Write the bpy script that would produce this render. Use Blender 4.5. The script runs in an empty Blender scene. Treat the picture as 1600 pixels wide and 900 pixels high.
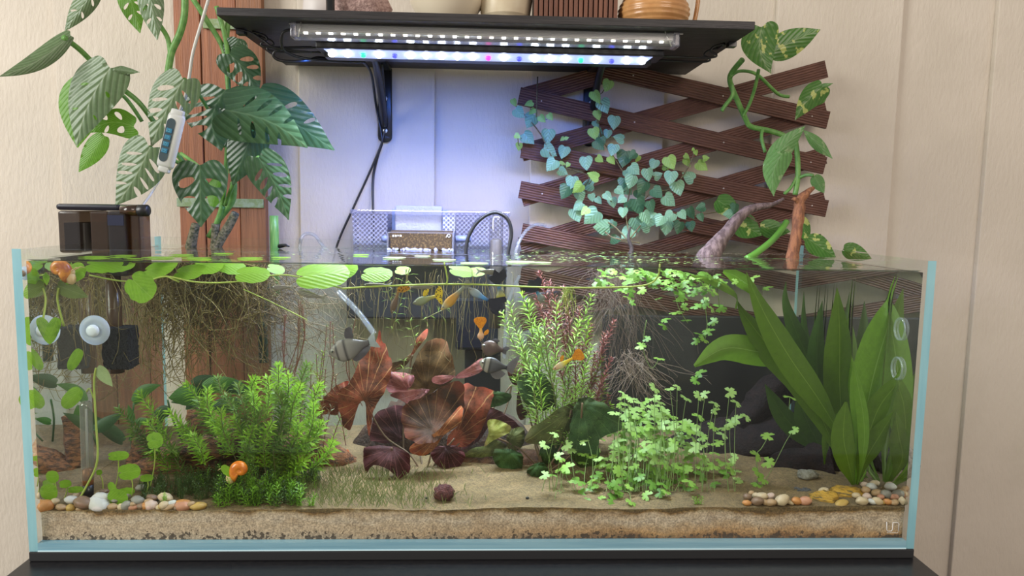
import bpy, bmesh, math, random
from math import sin, cos, pi, sqrt, atan2, radians
from mathutils import Vector, Matrix, noise
from mathutils.geometry import delaunay_2d_cdt
random.seed(7)
S = bpy.context.scene
C = S.collection

# ------------------------------------------------------------------ camera
CX, CY, CZ, YAW, PIT, ROL, F = -.005, -.9511, .4632, .0414, -.1093, .016, 1145.4
FW = Vector((sin(YAW)*cos(PIT), cos(YAW)*cos(PIT), sin(PIT)))
_r = Vector((cos(YAW), -sin(YAW), 0)); _u = _r.cross(FW)
R2 = _r*cos(ROL) + _u*sin(ROL); U2 = _u*cos(ROL) - _r*sin(ROL)
CAM = Vector((CX, CY, CZ))
cd = bpy.data.cameras.new('camera'); co = bpy.data.objects.new('camera', cd); C.objects.link(co)
cd.sensor_width = 36; cd.lens = F/1600*36; cd.clip_start = .01
m = Matrix((R2, U2, -FW)).transposed().to_4x4(); m.translation = CAM
co.matrix_world = m
S.camera = co

# ------------------------------------------------------------------ light
S.view_settings.view_transform = 'Standard'; S.view_settings.look = 'None'
S.view_settings.gamma = 1; S.view_settings.exposure = 0.0
S.cycles.transparent_max_bounces = 32
w = bpy.data.worlds.new('room_light'); S.world = w; w.use_nodes = True
bg = w.node_tree.nodes['Background']; bg.inputs[0].default_value = (1.0, .95, .89, 1); bg.inputs[1].default_value = .46

def area(name, loc, target, sx, sy, power, col, spread=180):
    l = bpy.data.lights.new(name, 'AREA'); l.shape = 'RECTANGLE'; l.size = sx; l.size_y = sy
    l.energy = power; l.color = col; l.spread = radians(spread)
    o = bpy.data.objects.new(name, l); C.objects.link(o); o.location = loc
    o.rotation_euler = (Vector(target) - Vector(loc)).to_track_quat('-Z', 'Y').to_euler()
    return o
area('window_daylight', (-2.6, -1.3, 1.5), (0, .3, .3), 1.2, 1.6, 88, (.98, .98, .94))
area('room_daylight', (1.6, -2.6, 1.9), (.2, .3, .2), 1.6, 1.2, 42, (1.0, .86, .75))
area('led_bar_light', (.0, .225, .683), (.0, .225, 0), .56, .03, 3.6, (.84, .94, 1.0), 88)
area('led_bar_blue_light', (-.05, .215, .684), (-.05, .35, 0), .46, .02, 3.3, (.05, .20, 1.0), 172)
area('tube_bar_light', (.0, .165, .695), (.0, .12, 0), .6, .02, 2.5, (1.0, .97, .88), 150)

# ------------------------------------------------------------------ helpers
def P(px, py, Y):
    d = FW + R2*((px-800)/F) - U2*((py-450)/F)
    return CAM + d*((Y-CY)/d.y)
def PZ(px, py, z):
    d = FW + R2*((px-800)/F) - U2*((py-450)/F)
    return CAM + d*((z-CZ)/d.z)
def mp(Y): return (Y-CY)/F          # metres per photo pixel at depth Y
def sandz(x, y):
    return .0545 + .004*x + .0035*noise.noise(Vector((x*7, y*9, 0))) + .0012*noise.noise(Vector((x*40, y*40, 3)))
def PS(px, py):
    p = PZ(px, py, .056)
    return p
WL = .385                            # water level
WO = {}
class MB:
    def __init__(s): s.v = []; s.f = []; s.m = []; s.uv = []
    def add(s, vs, fs, mi=0, uvs=None):
        n = len(s.v); s.v.extend([Vector(v) for v in vs]); s.f.extend([tuple(i+n for i in f) for f in fs])
        s.m.extend([mi]*len(fs)); s.uv.extend(uvs if uvs else [(0, 0)]*len(vs))
        return s
    def mesh(s, name, mats, off=Vector((0, 0, 0)), smooth=True):
        me = bpy.data.meshes.new(name); me.from_pydata([v-off for v in s.v], [], s.f)
        if not isinstance(mats, (list, tuple)): mats = [mats]
        for mm in mats: me.materials.append(mm)
        if len(mats) > 1: me.polygons.foreach_set('material_index', s.m)
        ul = me.uv_layers.new(name='UVMap'); li = [0]*len(me.loops); me.loops.foreach_get('vertex_index', li)
        fl = []
        for i in li: fl.extend(s.uv[i])
        ul.data.foreach_set('uv', fl)
        if smooth: me.polygons.foreach_set('use_smooth', [True]*len(me.polygons))
        me.update(); return me
    def build(s, name, mats, parent=None, smooth=True, kind=None, label=None):
        if parent is not None: off = WO[parent]
        else:
            xs = [v.x for v in s.v]; ys = [v.y for v in s.v]; zs = [v.z for v in s.v]
            off = Vector(((min(xs)+max(xs))/2, (min(ys)+max(ys))/2, min(zs)))
        o = bpy.data.objects.new(name, s.mesh(name, mats, off, smooth)); C.objects.link(o)
        if parent is not None: o.parent = parent
        else: o.location = off
        WO[o] = off
        if kind: o['kind'] = kind
        if label: o['label'] = label
        return o
def thing(name, label, cat, loc, group=None):
    o = bpy.data.objects.new(name, None); C.objects.link(o); o.location = loc; o.empty_display_size = .02
    o['label'] = label; o['category'] = cat
    if group: o['group'] = group
    WO[o] = Vector(loc); return o
def tag(o, label, cat, group=None, kind=None):
    o['label'] = label; o['category'] = cat
    if group: o['group'] = group
    if kind: o['kind'] = kind
    return o
def inst(name, me, parent, loc, mat3, scale):
    o = bpy.data.objects.new(name, me); C.objects.link(o)
    off = WO[parent] if parent is not None else Vector((0, 0, 0))
    M4 = (mat3 @ Matrix.Diagonal(Vector(scale))).to_4x4(); M4.translation = Vector(loc)-off
    if parent is not None: o.parent = parent
    o.matrix_basis = M4; return o
def frame(dirv, nrm):
    x = Vector(dirv).normalized(); z = Vector(nrm); z = (z - x*z.dot(x)).normalized(); y = z.cross(x)
    return Matrix((x, y, z)).transposed()

def box(mb, lo, hi, mi=0, rot=None, bev=0):
    lo = Vector(lo); hi = Vector(hi); c = (lo+hi)/2; h = (hi-lo)/2
    if bev > 0:
        bm = bmesh.new(); bmesh.ops.create_cube(bm, size=2)
        for v in bm.verts: v.co = Vector((v.co.x*h.x, v.co.y*h.y, v.co.z*h.z))
        bmesh.ops.bevel(bm, geom=bm.edges[:], offset=bev, segments=2, affect='EDGES', profile=.5)
        bm.verts.ensure_lookup_table()
        vs = [v.co.copy() for v in bm.verts]; fs = [tuple(v.index for v in f.verts) for f in bm.faces]; bm.free()
    else:
        vs = [Vector((x*h.x, y*h.y, z*h.z)) for x in (-1, 1) for y in (-1, 1) for z in (-1, 1)]
        fs = [(0, 1, 3, 2), (4, 6, 7, 5), (0, 4, 5, 1), (2, 3, 7, 6), (0, 2, 6, 4), (1, 5, 7, 3)]
    if rot is not None: vs = [rot @ v for v in vs]
    return mb.add([v+c for v in vs], fs, mi)
def sm(pts, k=4):
    pts = [Vector(p) for p in pts]
    if len(pts) < 3: return pts
    out = []
    for i in range(len(pts)-1):
        a = pts[max(i-1, 0)]; b = pts[i]; c = pts[i+1]; d = pts[min(i+2, len(pts)-1)]
        for j in range(k):
            t = j/k
            out.append(.5*((2*b)+(c-a)*t+(2*a-5*b+4*c-d)*t*t+(3*b-3*c+d-a)*t**3))
    out.append(pts[-1]); return out
def tube(mb, pts, r, n=8, mi=0, caps=True, nz=0, flat=1):
    pts = [Vector(p) for p in pts]; N = len(pts); vs = []; uvs = []
    t0 = (pts[1]-pts[0]).normalized(); a = Vector((0, 0, 1)) if abs(t0.z) < .9 else Vector((0, 1, 0))
    x = (a - t0*a.dot(t0)).normalized()
    for i, p in enumerate(pts):
        t = (pts[min(i+1, N-1)]-pts[max(i-1, 0)]); t = t.normalized() if t.length > 1e-9 else t0
        x = x - t*x.dot(t); x = x.normalized() if x.length > 1e-6 else Vector((1, 0, 0)); y = t.cross(x)
        rr = r[i*(len(r)-1)//max(N-1, 1)] if isinstance(r, list) else (r(i/(N-1)) if callable(r) else r)
        for j in range(n):
            an = 2*pi*j/n; q = p + (x*cos(an) + y*sin(an)*flat)*rr
            if nz:
                k = noise.noise(q*60)*.6+noise.noise(q*160)*.4
                k += .5*noise.noise(Vector((an*1.6, i*.25, p.x*3)))
                q = p + (q-p)*(1+nz*k)
            vs.append(q); uvs.append((i/(N-1), j/n))
    fs = [(i*n+j, i*n+(j+1) % n, (i+1)*n+(j+1) % n, (i+1)*n+j) for i in range(N-1) for j in range(n)]
    if caps: fs += [tuple(range(n-1, -1, -1)), tuple((N-1)*n+j for j in range(n))]
    return mb.add(vs, fs, mi, uvs)
def interp(a, t):
    k = t*(len(a)-1); i = min(int(k), len(a)-2); return a[i]+(a[i+1]-a[i])*(k-i)
def ell(mb, c, r, rot=None, seg=16, ring=10, mi=0, nz=0, nf=1.5, seed=0):
    c = Vector(c); vs = []; uvs = []
    for i in range(ring+1):
        th = pi*i/ring
        for j in range(seg):
            ph = 2*pi*j/seg; d = Vector((sin(th)*cos(ph), sin(th)*sin(ph), cos(th)))
            k = 1+nz*noise.noise(d*nf+Vector((seed, seed*1.7, 0))) + (nz*.5*noise.noise(d*nf*3+Vector((seed, 0, 9))))
            q = Vector((d.x*r[0], d.y*r[1], d.z*r[2]))*k
            if rot is not None: q = rot @ q
            vs.append(c+q); uvs.append((j/seg, i/ring))
    fs = [(i*seg+j, (i+1)*seg+j, (i+1)*seg+(j+1) % seg, i*seg+(j+1) % seg) for i in range(ring) for j in range(seg)]
    return mb.add(vs, fs, mi, uvs)
def lathe(mb, c, prof, n=24, mi=0, ax=Vector((0, 0, 1)), flat=1):
    c = Vector(c); q = Vector((0, 0, 1)).rotation_difference(ax); vs = []
    for (r, z) in prof:
        for j in range(n):
            a = 2*pi*j/n; vs.append(c + q @ Vector((r*cos(a), r*sin(a)*flat, z)))
    fs = [(i*n+j, i*n+(j+1) % n, (i+1)*n+(j+1) % n, (i+1)*n+j) for i in range(len(prof)-1) for j in range(n)]
    return mb.add(vs, fs, mi)
def inpoly(x, y, poly):
    r = False; n = len(poly); j = n-1
    for i in range(n):
        xi, yi = poly[i][0], poly[i][1]; xj, yj = poly[j][0], poly[j][1]
        if (yi > y) != (yj > y) and x < (xj-xi)*(y-yi)/(yj-yi)+xi: r = not r
        j = i
    return r
def cdt(outline, holes, step):
    """triangulate an outline with holes; returns 2D verts and triangles"""
    vs = [Vector(p) for p in outline]; es = [(i, (i+1) % len(outline)) for i in range(len(outline))]
    for h in holes:
        b = len(vs); vs += [Vector(p) for p in h]; es += [(b+i, b+(i+1) % len(h)) for i in range(len(h))]
    x0 = min(p[0] for p in outline); x1 = max(p[0] for p in outline)
    y0 = min(p[1] for p in outline); y1 = max(p[1] for p in outline)
    nx = int((x1-x0)/step)+1; ny = int((y1-y0)/step)+1
    for i in range(nx):
        for j in range(ny):
            x = x0+step*(i+.5)+(.25*step if j % 2 else -.25*step); y = y0+step*(j+.5)
            if inpoly(x, y, outline) and not any(inpoly(x, y, h) for h in holes): vs.append(Vector((x, y)))
    V, E_, T, a, b, c = delaunay_2d_cdt(vs, es, [], 0, 1e-5)
    fs = []
    for t in T:
        cx = sum(V[i].x for i in t)/len(t); cy = sum(V[i].y for i in t)/len(t)
        if inpoly(cx, cy, outline) and not any(inpoly(cx, cy, h) for h in holes): fs.append(tuple(t))
    return V, fs
def sm2(pts, k=3, closed=True):
    n = len(pts); out = []
    for i in range(n):
        a = Vector(pts[(i-1) % n]); b = Vector(pts[i]); c = Vector(pts[(i+1) % n]); d = Vector(pts[(i+2) % n])
        for j in range(k):
            t = j/k
            out.append(.5*((2*b)+(c-a)*t+(2*a-5*b+4*c-d)*t*t+(3*b-3*c+d-a)*t**3))
    return out

# ------------------------------------------------------------------ materials
def newmat(name):
    m = bpy.data.materials.new(name); m.use_nodes = True; nt = m.node_tree; nt.nodes.clear()
    o = nt.nodes.new('ShaderNodeOutputMaterial'); return m, nt, o
def nd(nt, t, **kw):
    n = nt.nodes.new(t)
    for k, v in kw.items():
        if k.startswith('i_'):
            kk = k[2:]; n.inputs[int(kk) if kk.isdigit() else kk].default_value = v
        else: setattr(n, k, v)
    return n
def mth(nt, op, a, b=None, c=None):
    n = nt.nodes.new('ShaderNodeMath'); n.operation = op
    for i, x in enumerate((a, b, c)):
        if x is None: continue
        if isinstance(x, (int, float)): n.inputs[i].default_value = x
        else: nt.links.new(x, n.inputs[i])
    return n.outputs[0]
def mixc(nt, f, a, b):
    n = nt.nodes.new('ShaderNodeMix'); n.data_type = 'RGBA'
    for i, x in ((0, f), (6, a), (7, b)):
        if isinstance(x, (int, float)): n.inputs[i].default_value = x
        elif isinstance(x, tuple): n.inputs[i].default_value = (*x[:3], 1)
        else: nt.links.new(x, n.inputs[i])
    return n.outputs[2]
def ramp(nt, fac, stops, interp='LINEAR'):
    n = nt.nodes.new('ShaderNodeValToRGB'); n.color_ramp.interpolation = interp
    e = n.color_ramp.elements
    while len(e) < len(stops): e.new(.5)
    for x, (p, c) in zip(e, stops): x.position = p; x.color = (*c, 1)
    nt.links.new(fac, n.inputs[0]); return n.outputs[0]
def tex(nt, scale, detail=4, coord='Object', stretch=(1, 1, 1), rough=.55, kind='n'):
    tc = nd(nt, 'ShaderNodeTexCoord'); mpn = nd(nt, 'ShaderNodeMapping'); mpn.inputs['Scale'].default_value = stretch
    nt.links.new(tc.outputs[coord], mpn.inputs[0])
    if kind == 'v':
        n = nd(nt, 'ShaderNodeTexVoronoi'); n.inputs['Scale'].default_value = scale
        if stretch[1] == 0: n.inputs['Randomness'].default_value = .08; mpn.inputs['Rotation'].default_value = (0, pi/4, 0)
    else:
        n = nd(nt, 'ShaderNodeTexNoise'); n.inputs['Scale'].default_value = scale; n.inputs['Detail'].default_value = detail
        n.inputs['Roughness'].default_value = rough
    nt.links.new(mpn.outputs[0], n.inputs['Vector']); return n.outputs[0]
def mat(name, col, rough=.5, metal=0, col2=None, ns=20, stretch=(1, 1, 1), lo=.4, hi=.6, bump=0, bs=60, spec=.5, emit=None, es=0, trans=0, bstretch=None, coat=0, k=5):
    ns *= k; bs *= k
    m, nt, o = newmat(name)
    b = nd(nt, 'ShaderNodeBsdfPrincipled'); b.inputs['Base Color'].default_value = (*col, 1)
    b.inputs['Roughness'].default_value = rough; b.inputs['Metallic'].default_value = metal
    b.inputs['Specular IOR Level'].default_value = spec
    if coat: b.inputs['Coat Weight'].default_value = coat
    cs = None
    if col2:
        f = tex(nt, ns, stretch=stretch); mr = nd(nt, 'ShaderNodeMapRange'); nt.links.new(f, mr.inputs[0])
        mr.inputs[1].default_value = lo; mr.inputs[2].default_value = hi
        cs = mixc(nt, mr.outputs[0], col, col2); nt.links.new(cs, b.inputs['Base Color'])
    if bump:
        f = tex(nt, bs, stretch=bstretch or stretch, detail=3); bn = nd(nt, 'ShaderNodeBump'); bn.inputs['Strength'].default_value = bump
        bn.inputs['Distance'].default_value = .004; nt.links.new(f, bn.inputs['Height']); nt.links.new(bn.outputs[0], b.inputs['Normal'])
    if emit: b.inputs['Emission Color'].default_value = (*emit, 1); b.inputs['Emission Strength'].default_value = es
    out = b.outputs[0]
    if trans:
        t = nd(nt, 'ShaderNodeBsdfTranslucent'); t.inputs[0].default_value = (*[min(1, c*1.3) for c in col], 1)
        if cs: nt.links.new(cs, t.inputs[0])
        mx = nd(nt, 'ShaderNodeMixShader'); mx.inputs[0].default_value = trans
        nt.links.new(out, mx.inputs[1]); nt.links.new(t.outputs[0], mx.inputs[2]); out = mx.outputs[0]
    nt.links.new(out, o.inputs[0]); return m
def leafmat(name, col, vein, blotch=None, N=9, k=.9, vw=.6, rough=.35, trans=.3, bs=14, blo=.5, bhi=.56, spec=.5, vamt=.7, bump=.4, uvblotch=None):
    m, nt, o = newmat(name)
    uv = nd(nt, 'ShaderNodeUVMap'); sp = nd(nt, 'ShaderNodeSeparateXYZ'); nt.links.new(uv.outputs[0], sp.inputs[0])
    u = sp.outputs[0]; av = mth(nt, 'ABSOLUTE', mth(nt, 'SUBTRACT', sp.outputs[1], .5))
    mid = mth(nt, 'LESS_THAN', av, .014)
    ph = mth(nt, 'SINE', mth(nt, 'MULTIPLY', mth(nt, 'SUBTRACT', u, mth(nt, 'MULTIPLY', av, k)), N*2*pi))
    side = nd(nt, 'ShaderNodeMapRange'); nt.links.new(ph, side.inputs[0]); side.inputs[1].default_value = vw; side.inputs[2].default_value = 1
    fac = mth(nt, 'MULTIPLY', mth(nt, 'MAXIMUM', mid, mth(nt, 'MULTIPLY', side.outputs[0], .55)), vamt)
    base = mixc(nt, tex(nt, 150), tuple(c*.75 for c in col), tuple(min(1, c*1.25) for c in col))
    if blotch:
        f = tex(nt, bs*2.2, stretch=(1, 1, 1), detail=5); mr = nd(nt, 'ShaderNodeMapRange'); nt.links.new(f, mr.inputs[0])
        mr.inputs[1].default_value = blo; mr.inputs[2].default_value = bhi; base = mixc(nt, mr.outputs[0], base, blotch)
    c = mixc(nt, fac, base, vein)
    b = nd(nt, 'ShaderNodeBsdfPrincipled'); nt.links.new(c, b.inputs['Base Color']); b.inputs['Roughness'].default_value = rough
    b.inputs['Specular IOR Level'].default_value = spec
    bn = nd(nt, 'ShaderNodeBump'); bn.inputs['Strength'].default_value = bump*.35; bn.inputs['Distance'].default_value = .002
    nt.links.new(ph, bn.inputs['Height']); nt.links.new(bn.outputs[0], b.inputs['Normal'])
    t = nd(nt, 'ShaderNodeBsdfTranslucent'); nt.links.new(c, t.inputs[0])
    mx = nd(nt, 'ShaderNodeMixShader'); mx.inputs[0].default_value = trans
    nt.links.new(b.outputs[0], mx.inputs[1]); nt.links.new(t.outputs[0], mx.inputs[2]); nt.links.new(mx.outputs[0], o.inputs[0])
    return m
def clear(name, tint=(1, 1, 1), ior=1.45, rough=.02, body=None, bodyf=0, minr=0, bump=0, bs=30, alpha_hex=False):
    """thin clear sheet: Fresnel reflection over straight transmission"""
    m, nt, o = newmat(name)
    r0 = ((ior-1)/(ior+1))**2; ge = nd(nt, 'ShaderNodeNewGeometry'); dp = nd(nt, 'ShaderNodeVectorMath', operation='DOT_PRODUCT')
    nt.links.new(ge.outputs['Normal'], dp.inputs[0]); nt.links.new(ge.outputs['Incoming'], dp.inputs[1])
    frs = mth(nt, 'ADD', r0, mth(nt, 'MULTIPLY', 1-r0, mth(nt, 'POWER', mth(nt, 'SUBTRACT', 1, mth(nt, 'ABSOLUTE', dp.outputs['Value'])), 5)))
    g = nd(nt, 'ShaderNodeBsdfGlossy'); g.inputs['Roughness'].default_value = rough; g.inputs[0].default_value = (1, 1, 1, 1)
    t = nd(nt, 'ShaderNodeBsdfTransparent'); t.inputs[0].default_value = (*tint, 1)
    base = t.outputs[0]
    if body:
        d = nd(nt, 'ShaderNodeBsdfPrincipled'); d.inputs[0].default_value = (*body, 1); d.inputs['Roughness'].default_value = .3
        mb_ = nd(nt, 'ShaderNodeMixShader'); mb_.inputs[0].default_value = bodyf
        if alpha_hex:
            f = tex(nt, alpha_hex, kind='v', stretch=(1, 0, 1)); cmpn = nd(nt, 'ShaderNodeMapRange'); nt.links.new(f, cmpn.inputs[0])
            cmpn.inputs[1].default_value = .32; cmpn.inputs[2].default_value = .46; cmpn.inputs[3].default_value = bodyf*.15; cmpn.inputs[4].default_value = bodyf
            nt.links.new(cmpn.outputs[0], mb_.inputs[0])
        nt.links.new(base, mb_.inputs[1]); nt.links.new(d.outputs[0], mb_.inputs[2]); base = mb_.outputs[0]
    mx = nd(nt, 'ShaderNodeMixShader')
    fac = frs
    if minr: fac = mth(nt, 'MAXIMUM', fac, mth(nt, 'MULTIPLY', mth(nt, 'LESS_THAN', mth(nt, 'ABSOLUTE', dp.outputs['Value']), .66), minr))  # total internal reflection past 48.6 degrees
    nt.links.new(fac, mx.inputs[0]); nt.links.new(base, mx.inputs[1]); nt.links.new(g.outputs[0], mx.inputs[2])
    if bump:
        f = tex(nt, bs, stretch=(1, 1.5, 1), detail=2); bn = nd(nt, 'ShaderNodeBump'); bn.inputs['Strength'].default_value = bump
        bn.inputs['Distance'].default_value = .003; nt.links.new(f, bn.inputs['Height']); nt.links.new(bn.outputs[0], g.inputs['Normal'])
    nt.links.new(mx.outputs[0], o.inputs[0]); return m
def uvramp(name, stops, axis=0, rough=.35, trans=.15, spots=None, interp='LINEAR', spec=.5):
    m, nt, o = newmat(name)
    uv = nd(nt, 'ShaderNodeUVMap'); sp = nd(nt, 'ShaderNodeSeparateXYZ'); nt.links.new(uv.outputs[0], sp.inputs[0])
    c = ramp(nt, sp.outputs[axis], stops, interp)
    if spots:
        f = tex(nt, spots[1], kind='v'); mr = nd(nt, 'ShaderNodeMapRange'); nt.links.new(f, mr.inputs[0])
        mr.inputs[1].default_value = .42; mr.inputs[2].default_value = .34; c = mixc(nt, mr.outputs[0], c, spots[0])
    b = nd(nt, 'ShaderNodeBsdfPrincipled'); nt.links.new(c, b.inputs['Base Color']); b.inputs['Roughness'].default_value = rough
    b.inputs['Specular IOR Level'].default_value = spec
    t = nd(nt, 'ShaderNodeBsdfTranslucent'); nt.links.new(c, t.inputs[0])
    mx = nd(nt, 'ShaderNodeMixShader'); mx.inputs[0].default_value = trans
    nt.links.new(b.outputs[0], mx.inputs[1]); nt.links.new(t.outputs[0], mx.inputs[2]); nt.links.new(mx.outputs[0], o.inputs[0])
    return m

WALLP = mat('wall_paint', (.62, .552, .465), .6, k=1, col2=(.58, .515, .43), ns=6, bump=.35, bs=110, stretch=(1, 1, 1), bstretch=(1.6, 1, .55), spec=.25)
BLACKW = mat('black_wood', (.016, .014, .015), .45, k=1, col2=(.03, .026, .027), ns=14, stretch=(1, 10, 22), bump=.25, bs=20, bstretch=(1.5, 20, 40))
BLACK = mat('black_plastic', (.012, .012, .014), .35)
BLACKM = mat('black_metal', (.010, .010, .011), .3, spec=.6)
BLACKT = mat('black_tabletop', (.008, .008, .010), .3, col2=(.014, .013, .014), ns=30)
RUBBER = mat('rubber', (.014, .014, .015), .7)
EDGE = mat('glass_edge_cyan', (.36, .66, .72), .15, k=1, col2=(.27, .55, .63), ns=9, stretch=(4, 4, .5), spec=.8, trans=.3)
EDGEB = mat('glass_edge_blue', (.27, .50, .62), .12, k=1, col2=(.36, .60, .70), ns=8, stretch=(.6, 3, 20), spec=.8, trans=.25)
GLASS = clear('clear_glass', (.985, .995, .99), 1.27, .0)
SIDEG = clear('side_glass', (.97, .99, .985), 1.5, .0)
SIDEW = clear('wetted_side_glass', (.9, .93, .9), 1.5, .0, minr=.93)
WATER = clear('water_surface', (.95, .98, .95), 1.33, .02, bump=.10, bs=16)
WATERB = clear('water_body', (.93, .955, .92), 1.05, .0)
PLAST = clear('clear_plastic', (.88, .88, .93), 1.4, .08, body=(.45, .44, .52), bodyf=.22)
PERF = clear('perforated_plastic', (.9, .9, .96), 1.4, .1, body=(.30, .29, .36), bodyf=.85, alpha_hex=170)
SMOKE = clear('smoked_plastic', (.42, .36, .30), 1.5, .06, body=(.03, .026, .03), bodyf=.35)
AMBER = clear('amber_smoked_plastic', (.48, .33, .18), 1.5, .06, body=(.07, .035, .015), bodyf=.35)
TUBING = clear('clear_tubing', (.85, .87, .9), 1.5, .05, body=(.6, .62, .66), bodyf=.14)
WHITEP = mat('white_plastic', (.62, .62, .58), .35)
WHITEC = mat('white_cable', (.55, .54, .50), .4)
ALU = mat('aluminium', (.62, .61, .58), .3, .6)
def woodm(name, a, b, dark=None, st=(14, 14, .7)):
    return mat(name, a, .55, k=1, col2=b, ns=9, stretch=st, lo=.35, hi=.65, bump=.3, bs=20, bstretch=(st[0]*2, st[1]*2, st[2]*1.5))
PLANK1 = woodm('cedar_plank', (.36, .13, .055), (.24, .085, .038))
PLANK2 = woodm('cedar_plank_worn', (.30, .125, .055), (.19, .08, .035))

# ------------------------------------------------------------------ setting
mb = MB(); box(mb, (-3, .50, -.9), (3, .56, 1.8)); wall = mb.build('wall_back', WALLP, smooth=False, kind='structure')
for a, b in ((-1.6, -1.25), (-.807, -.533), (-.358, -.099), (.086, .345), (.559, .807), (.996, 1.25), (1.45, 1.7)):
    mb = MB(); box(mb, (a, .4895, -.9), (b, .502, 1.8), bev=.002); mb.build('panel', WALLP, wall, smooth=False)
mb = MB(); box(mb, (-3, -3, -.95), (3, .56, -.9)); mb.build('floor', mat('floor_boards', k=1, col=(.22, .16, .11), rough=.5, col2=(.16, .11, .075), ns=3, stretch=(1, 8, 1)), smooth=False, kind='structure')

# ------------------------------------------------------------------ stand
st = thing('aquarium_stand', 'black cabinet stand with a smooth top carrying the aquarium', 'stand', (0, .17, -.9))
mb = MB(); box(mb, (-.607, -.10, -.034), (.607, .43, -.0135), bev=.002); mb.build('tabletop', BLACKT, st, smooth=False)
mb = MB(); box(mb, (-.60, -.09, -.9), (.60, .42, -.035)); mb.build('cabinet_body', BLACKT, st, smooth=False)
mb = MB(); box(mb, (-.6, -.001, -.0132), (.6, .408, -.0004), bev=.001); tag(mb.build('foam_mat', RUBBER, smooth=False), 'thin black foam mat under the aquarium', 'mat')

# ------------------------------------------------------------------ aquarium
tk = thing('aquarium', 'long rimless glass aquarium with pale blue glass edges on the black stand', 'aquarium', (0, .2, 0))
H = .4014; D = .407; T = .0115
RIMM = clear('polished_rim', (.5, .58, .6), 1.5, .05, body=(.30, .38, .40), bodyf=.55)
mb = MB(); box(mb, (-.6+T, 0, .001), (.6-T, T*.8, H)); mb.m[5] = 1; mb.build('front_pane', [GLASS, RIMM], tk, smooth=False)
mb = MB(); box(mb, (-.6+T, D-T, .001), (.6-T, D, H-.001)); mb.m[5] = 1; mb.build('back_pane', [GLASS, RIMM], tk, smooth=False)
for s in (-1, 1):
    a, b = (-.6, -.6+T) if s < 0 else (.6-T, .6)
    x = (a, b)
    mb = MB(); box(mb, (a, .0005, 0), (b, D, H))
    # faces 2 (front) and 3 (back): glass edge; inner face below water: mirror-like
    mb.m = [0]*6
    mb.m[2] = 1; mb.m[3] = 1
    inner = 1 if s < 0 else 0
    mb.m[inner] = 0; mb.m[1-inner] = 0
    o = mb.build('side_pane', [SIDEG, EDGE], tk, smooth=False, label='side pane with a cyan front edge')
mb = MB(); box(mb, (-.6+T, .0002, 0), (.6-T, D, T)); mb.m = [0, 0, 0, 0, 0, 0]; mb.build('base_pane', EDGEB, tk, smooth=False)
mb = MB(); box(mb, (-.6+T, -.0006, 0), (.6-T, .0002, .0016)); mb.build('seam', mat('polished_bevel', (.6, .8, .85), .1), tk, smooth=False)
# water: surface with small ripples, body faces
mb = MB(); nx, ny = 160, 66; vs = []; X0, X1, Y0, Y1 = -.6+T+.0003, .6-T-.0003, T*.8+.0002, D-T-.0003
for j in range(ny+1):
    for i in range(nx+1):
        x = X0+(X1-X0)*i/nx; y = (Y0+(0, .0005, .001, .0016, .0024, .0036, .0055, .0085)[j] if j < 8 else Y0+.0085+(Y1-Y0-.0085)*(j-7)/(ny-7))
        e = min(x-X0, X1-x, y-Y0, Y1-y); men = .0026*math.exp(-e/.0018)
        d = math.hypot(x-(-.09), y-.37); r = .0006*sin(d*190)*math.exp(-d*7)
        vs.append((x, y, WL+men+r+.0003*noise.noise(Vector((x*25, y*30, 0)))))
fs = [(j*(nx+1)+i, j*(nx+1)+i+1, (j+1)*(nx+1)+i+1, (j+1)*(nx+1)+i) for j in range(ny) for i in range(nx)]
mb.add(vs, fs, 0)
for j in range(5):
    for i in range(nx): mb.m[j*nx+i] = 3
b = .05
q = [(X0, Y0, WL), (X1, Y0, WL), (X1, Y1, WL), (X0, Y1, WL), (X0, Y0, b), (X1, Y0, b), (X1, Y1, b), (X0, Y1, b)]
mb.add(q, [(0, 1, 5, 4), (2, 3, 7, 6)], 1)
mb.add(q, [(1, 2, 6, 5), (3, 0, 4, 7)], 2)
tag(mb.build('water', [WATER, WATERB, SIDEW, clear('painted_meniscus', (.55, .6, .58), 1.33, .02, body=(.05, .06, .05), bodyf=.45)], smooth=True), 'clear still water filling the aquarium nearly to its rim', 'water', kind='stuff')
# dark line of the meniscus edge is painted by a dark body colour on curved rows

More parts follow.
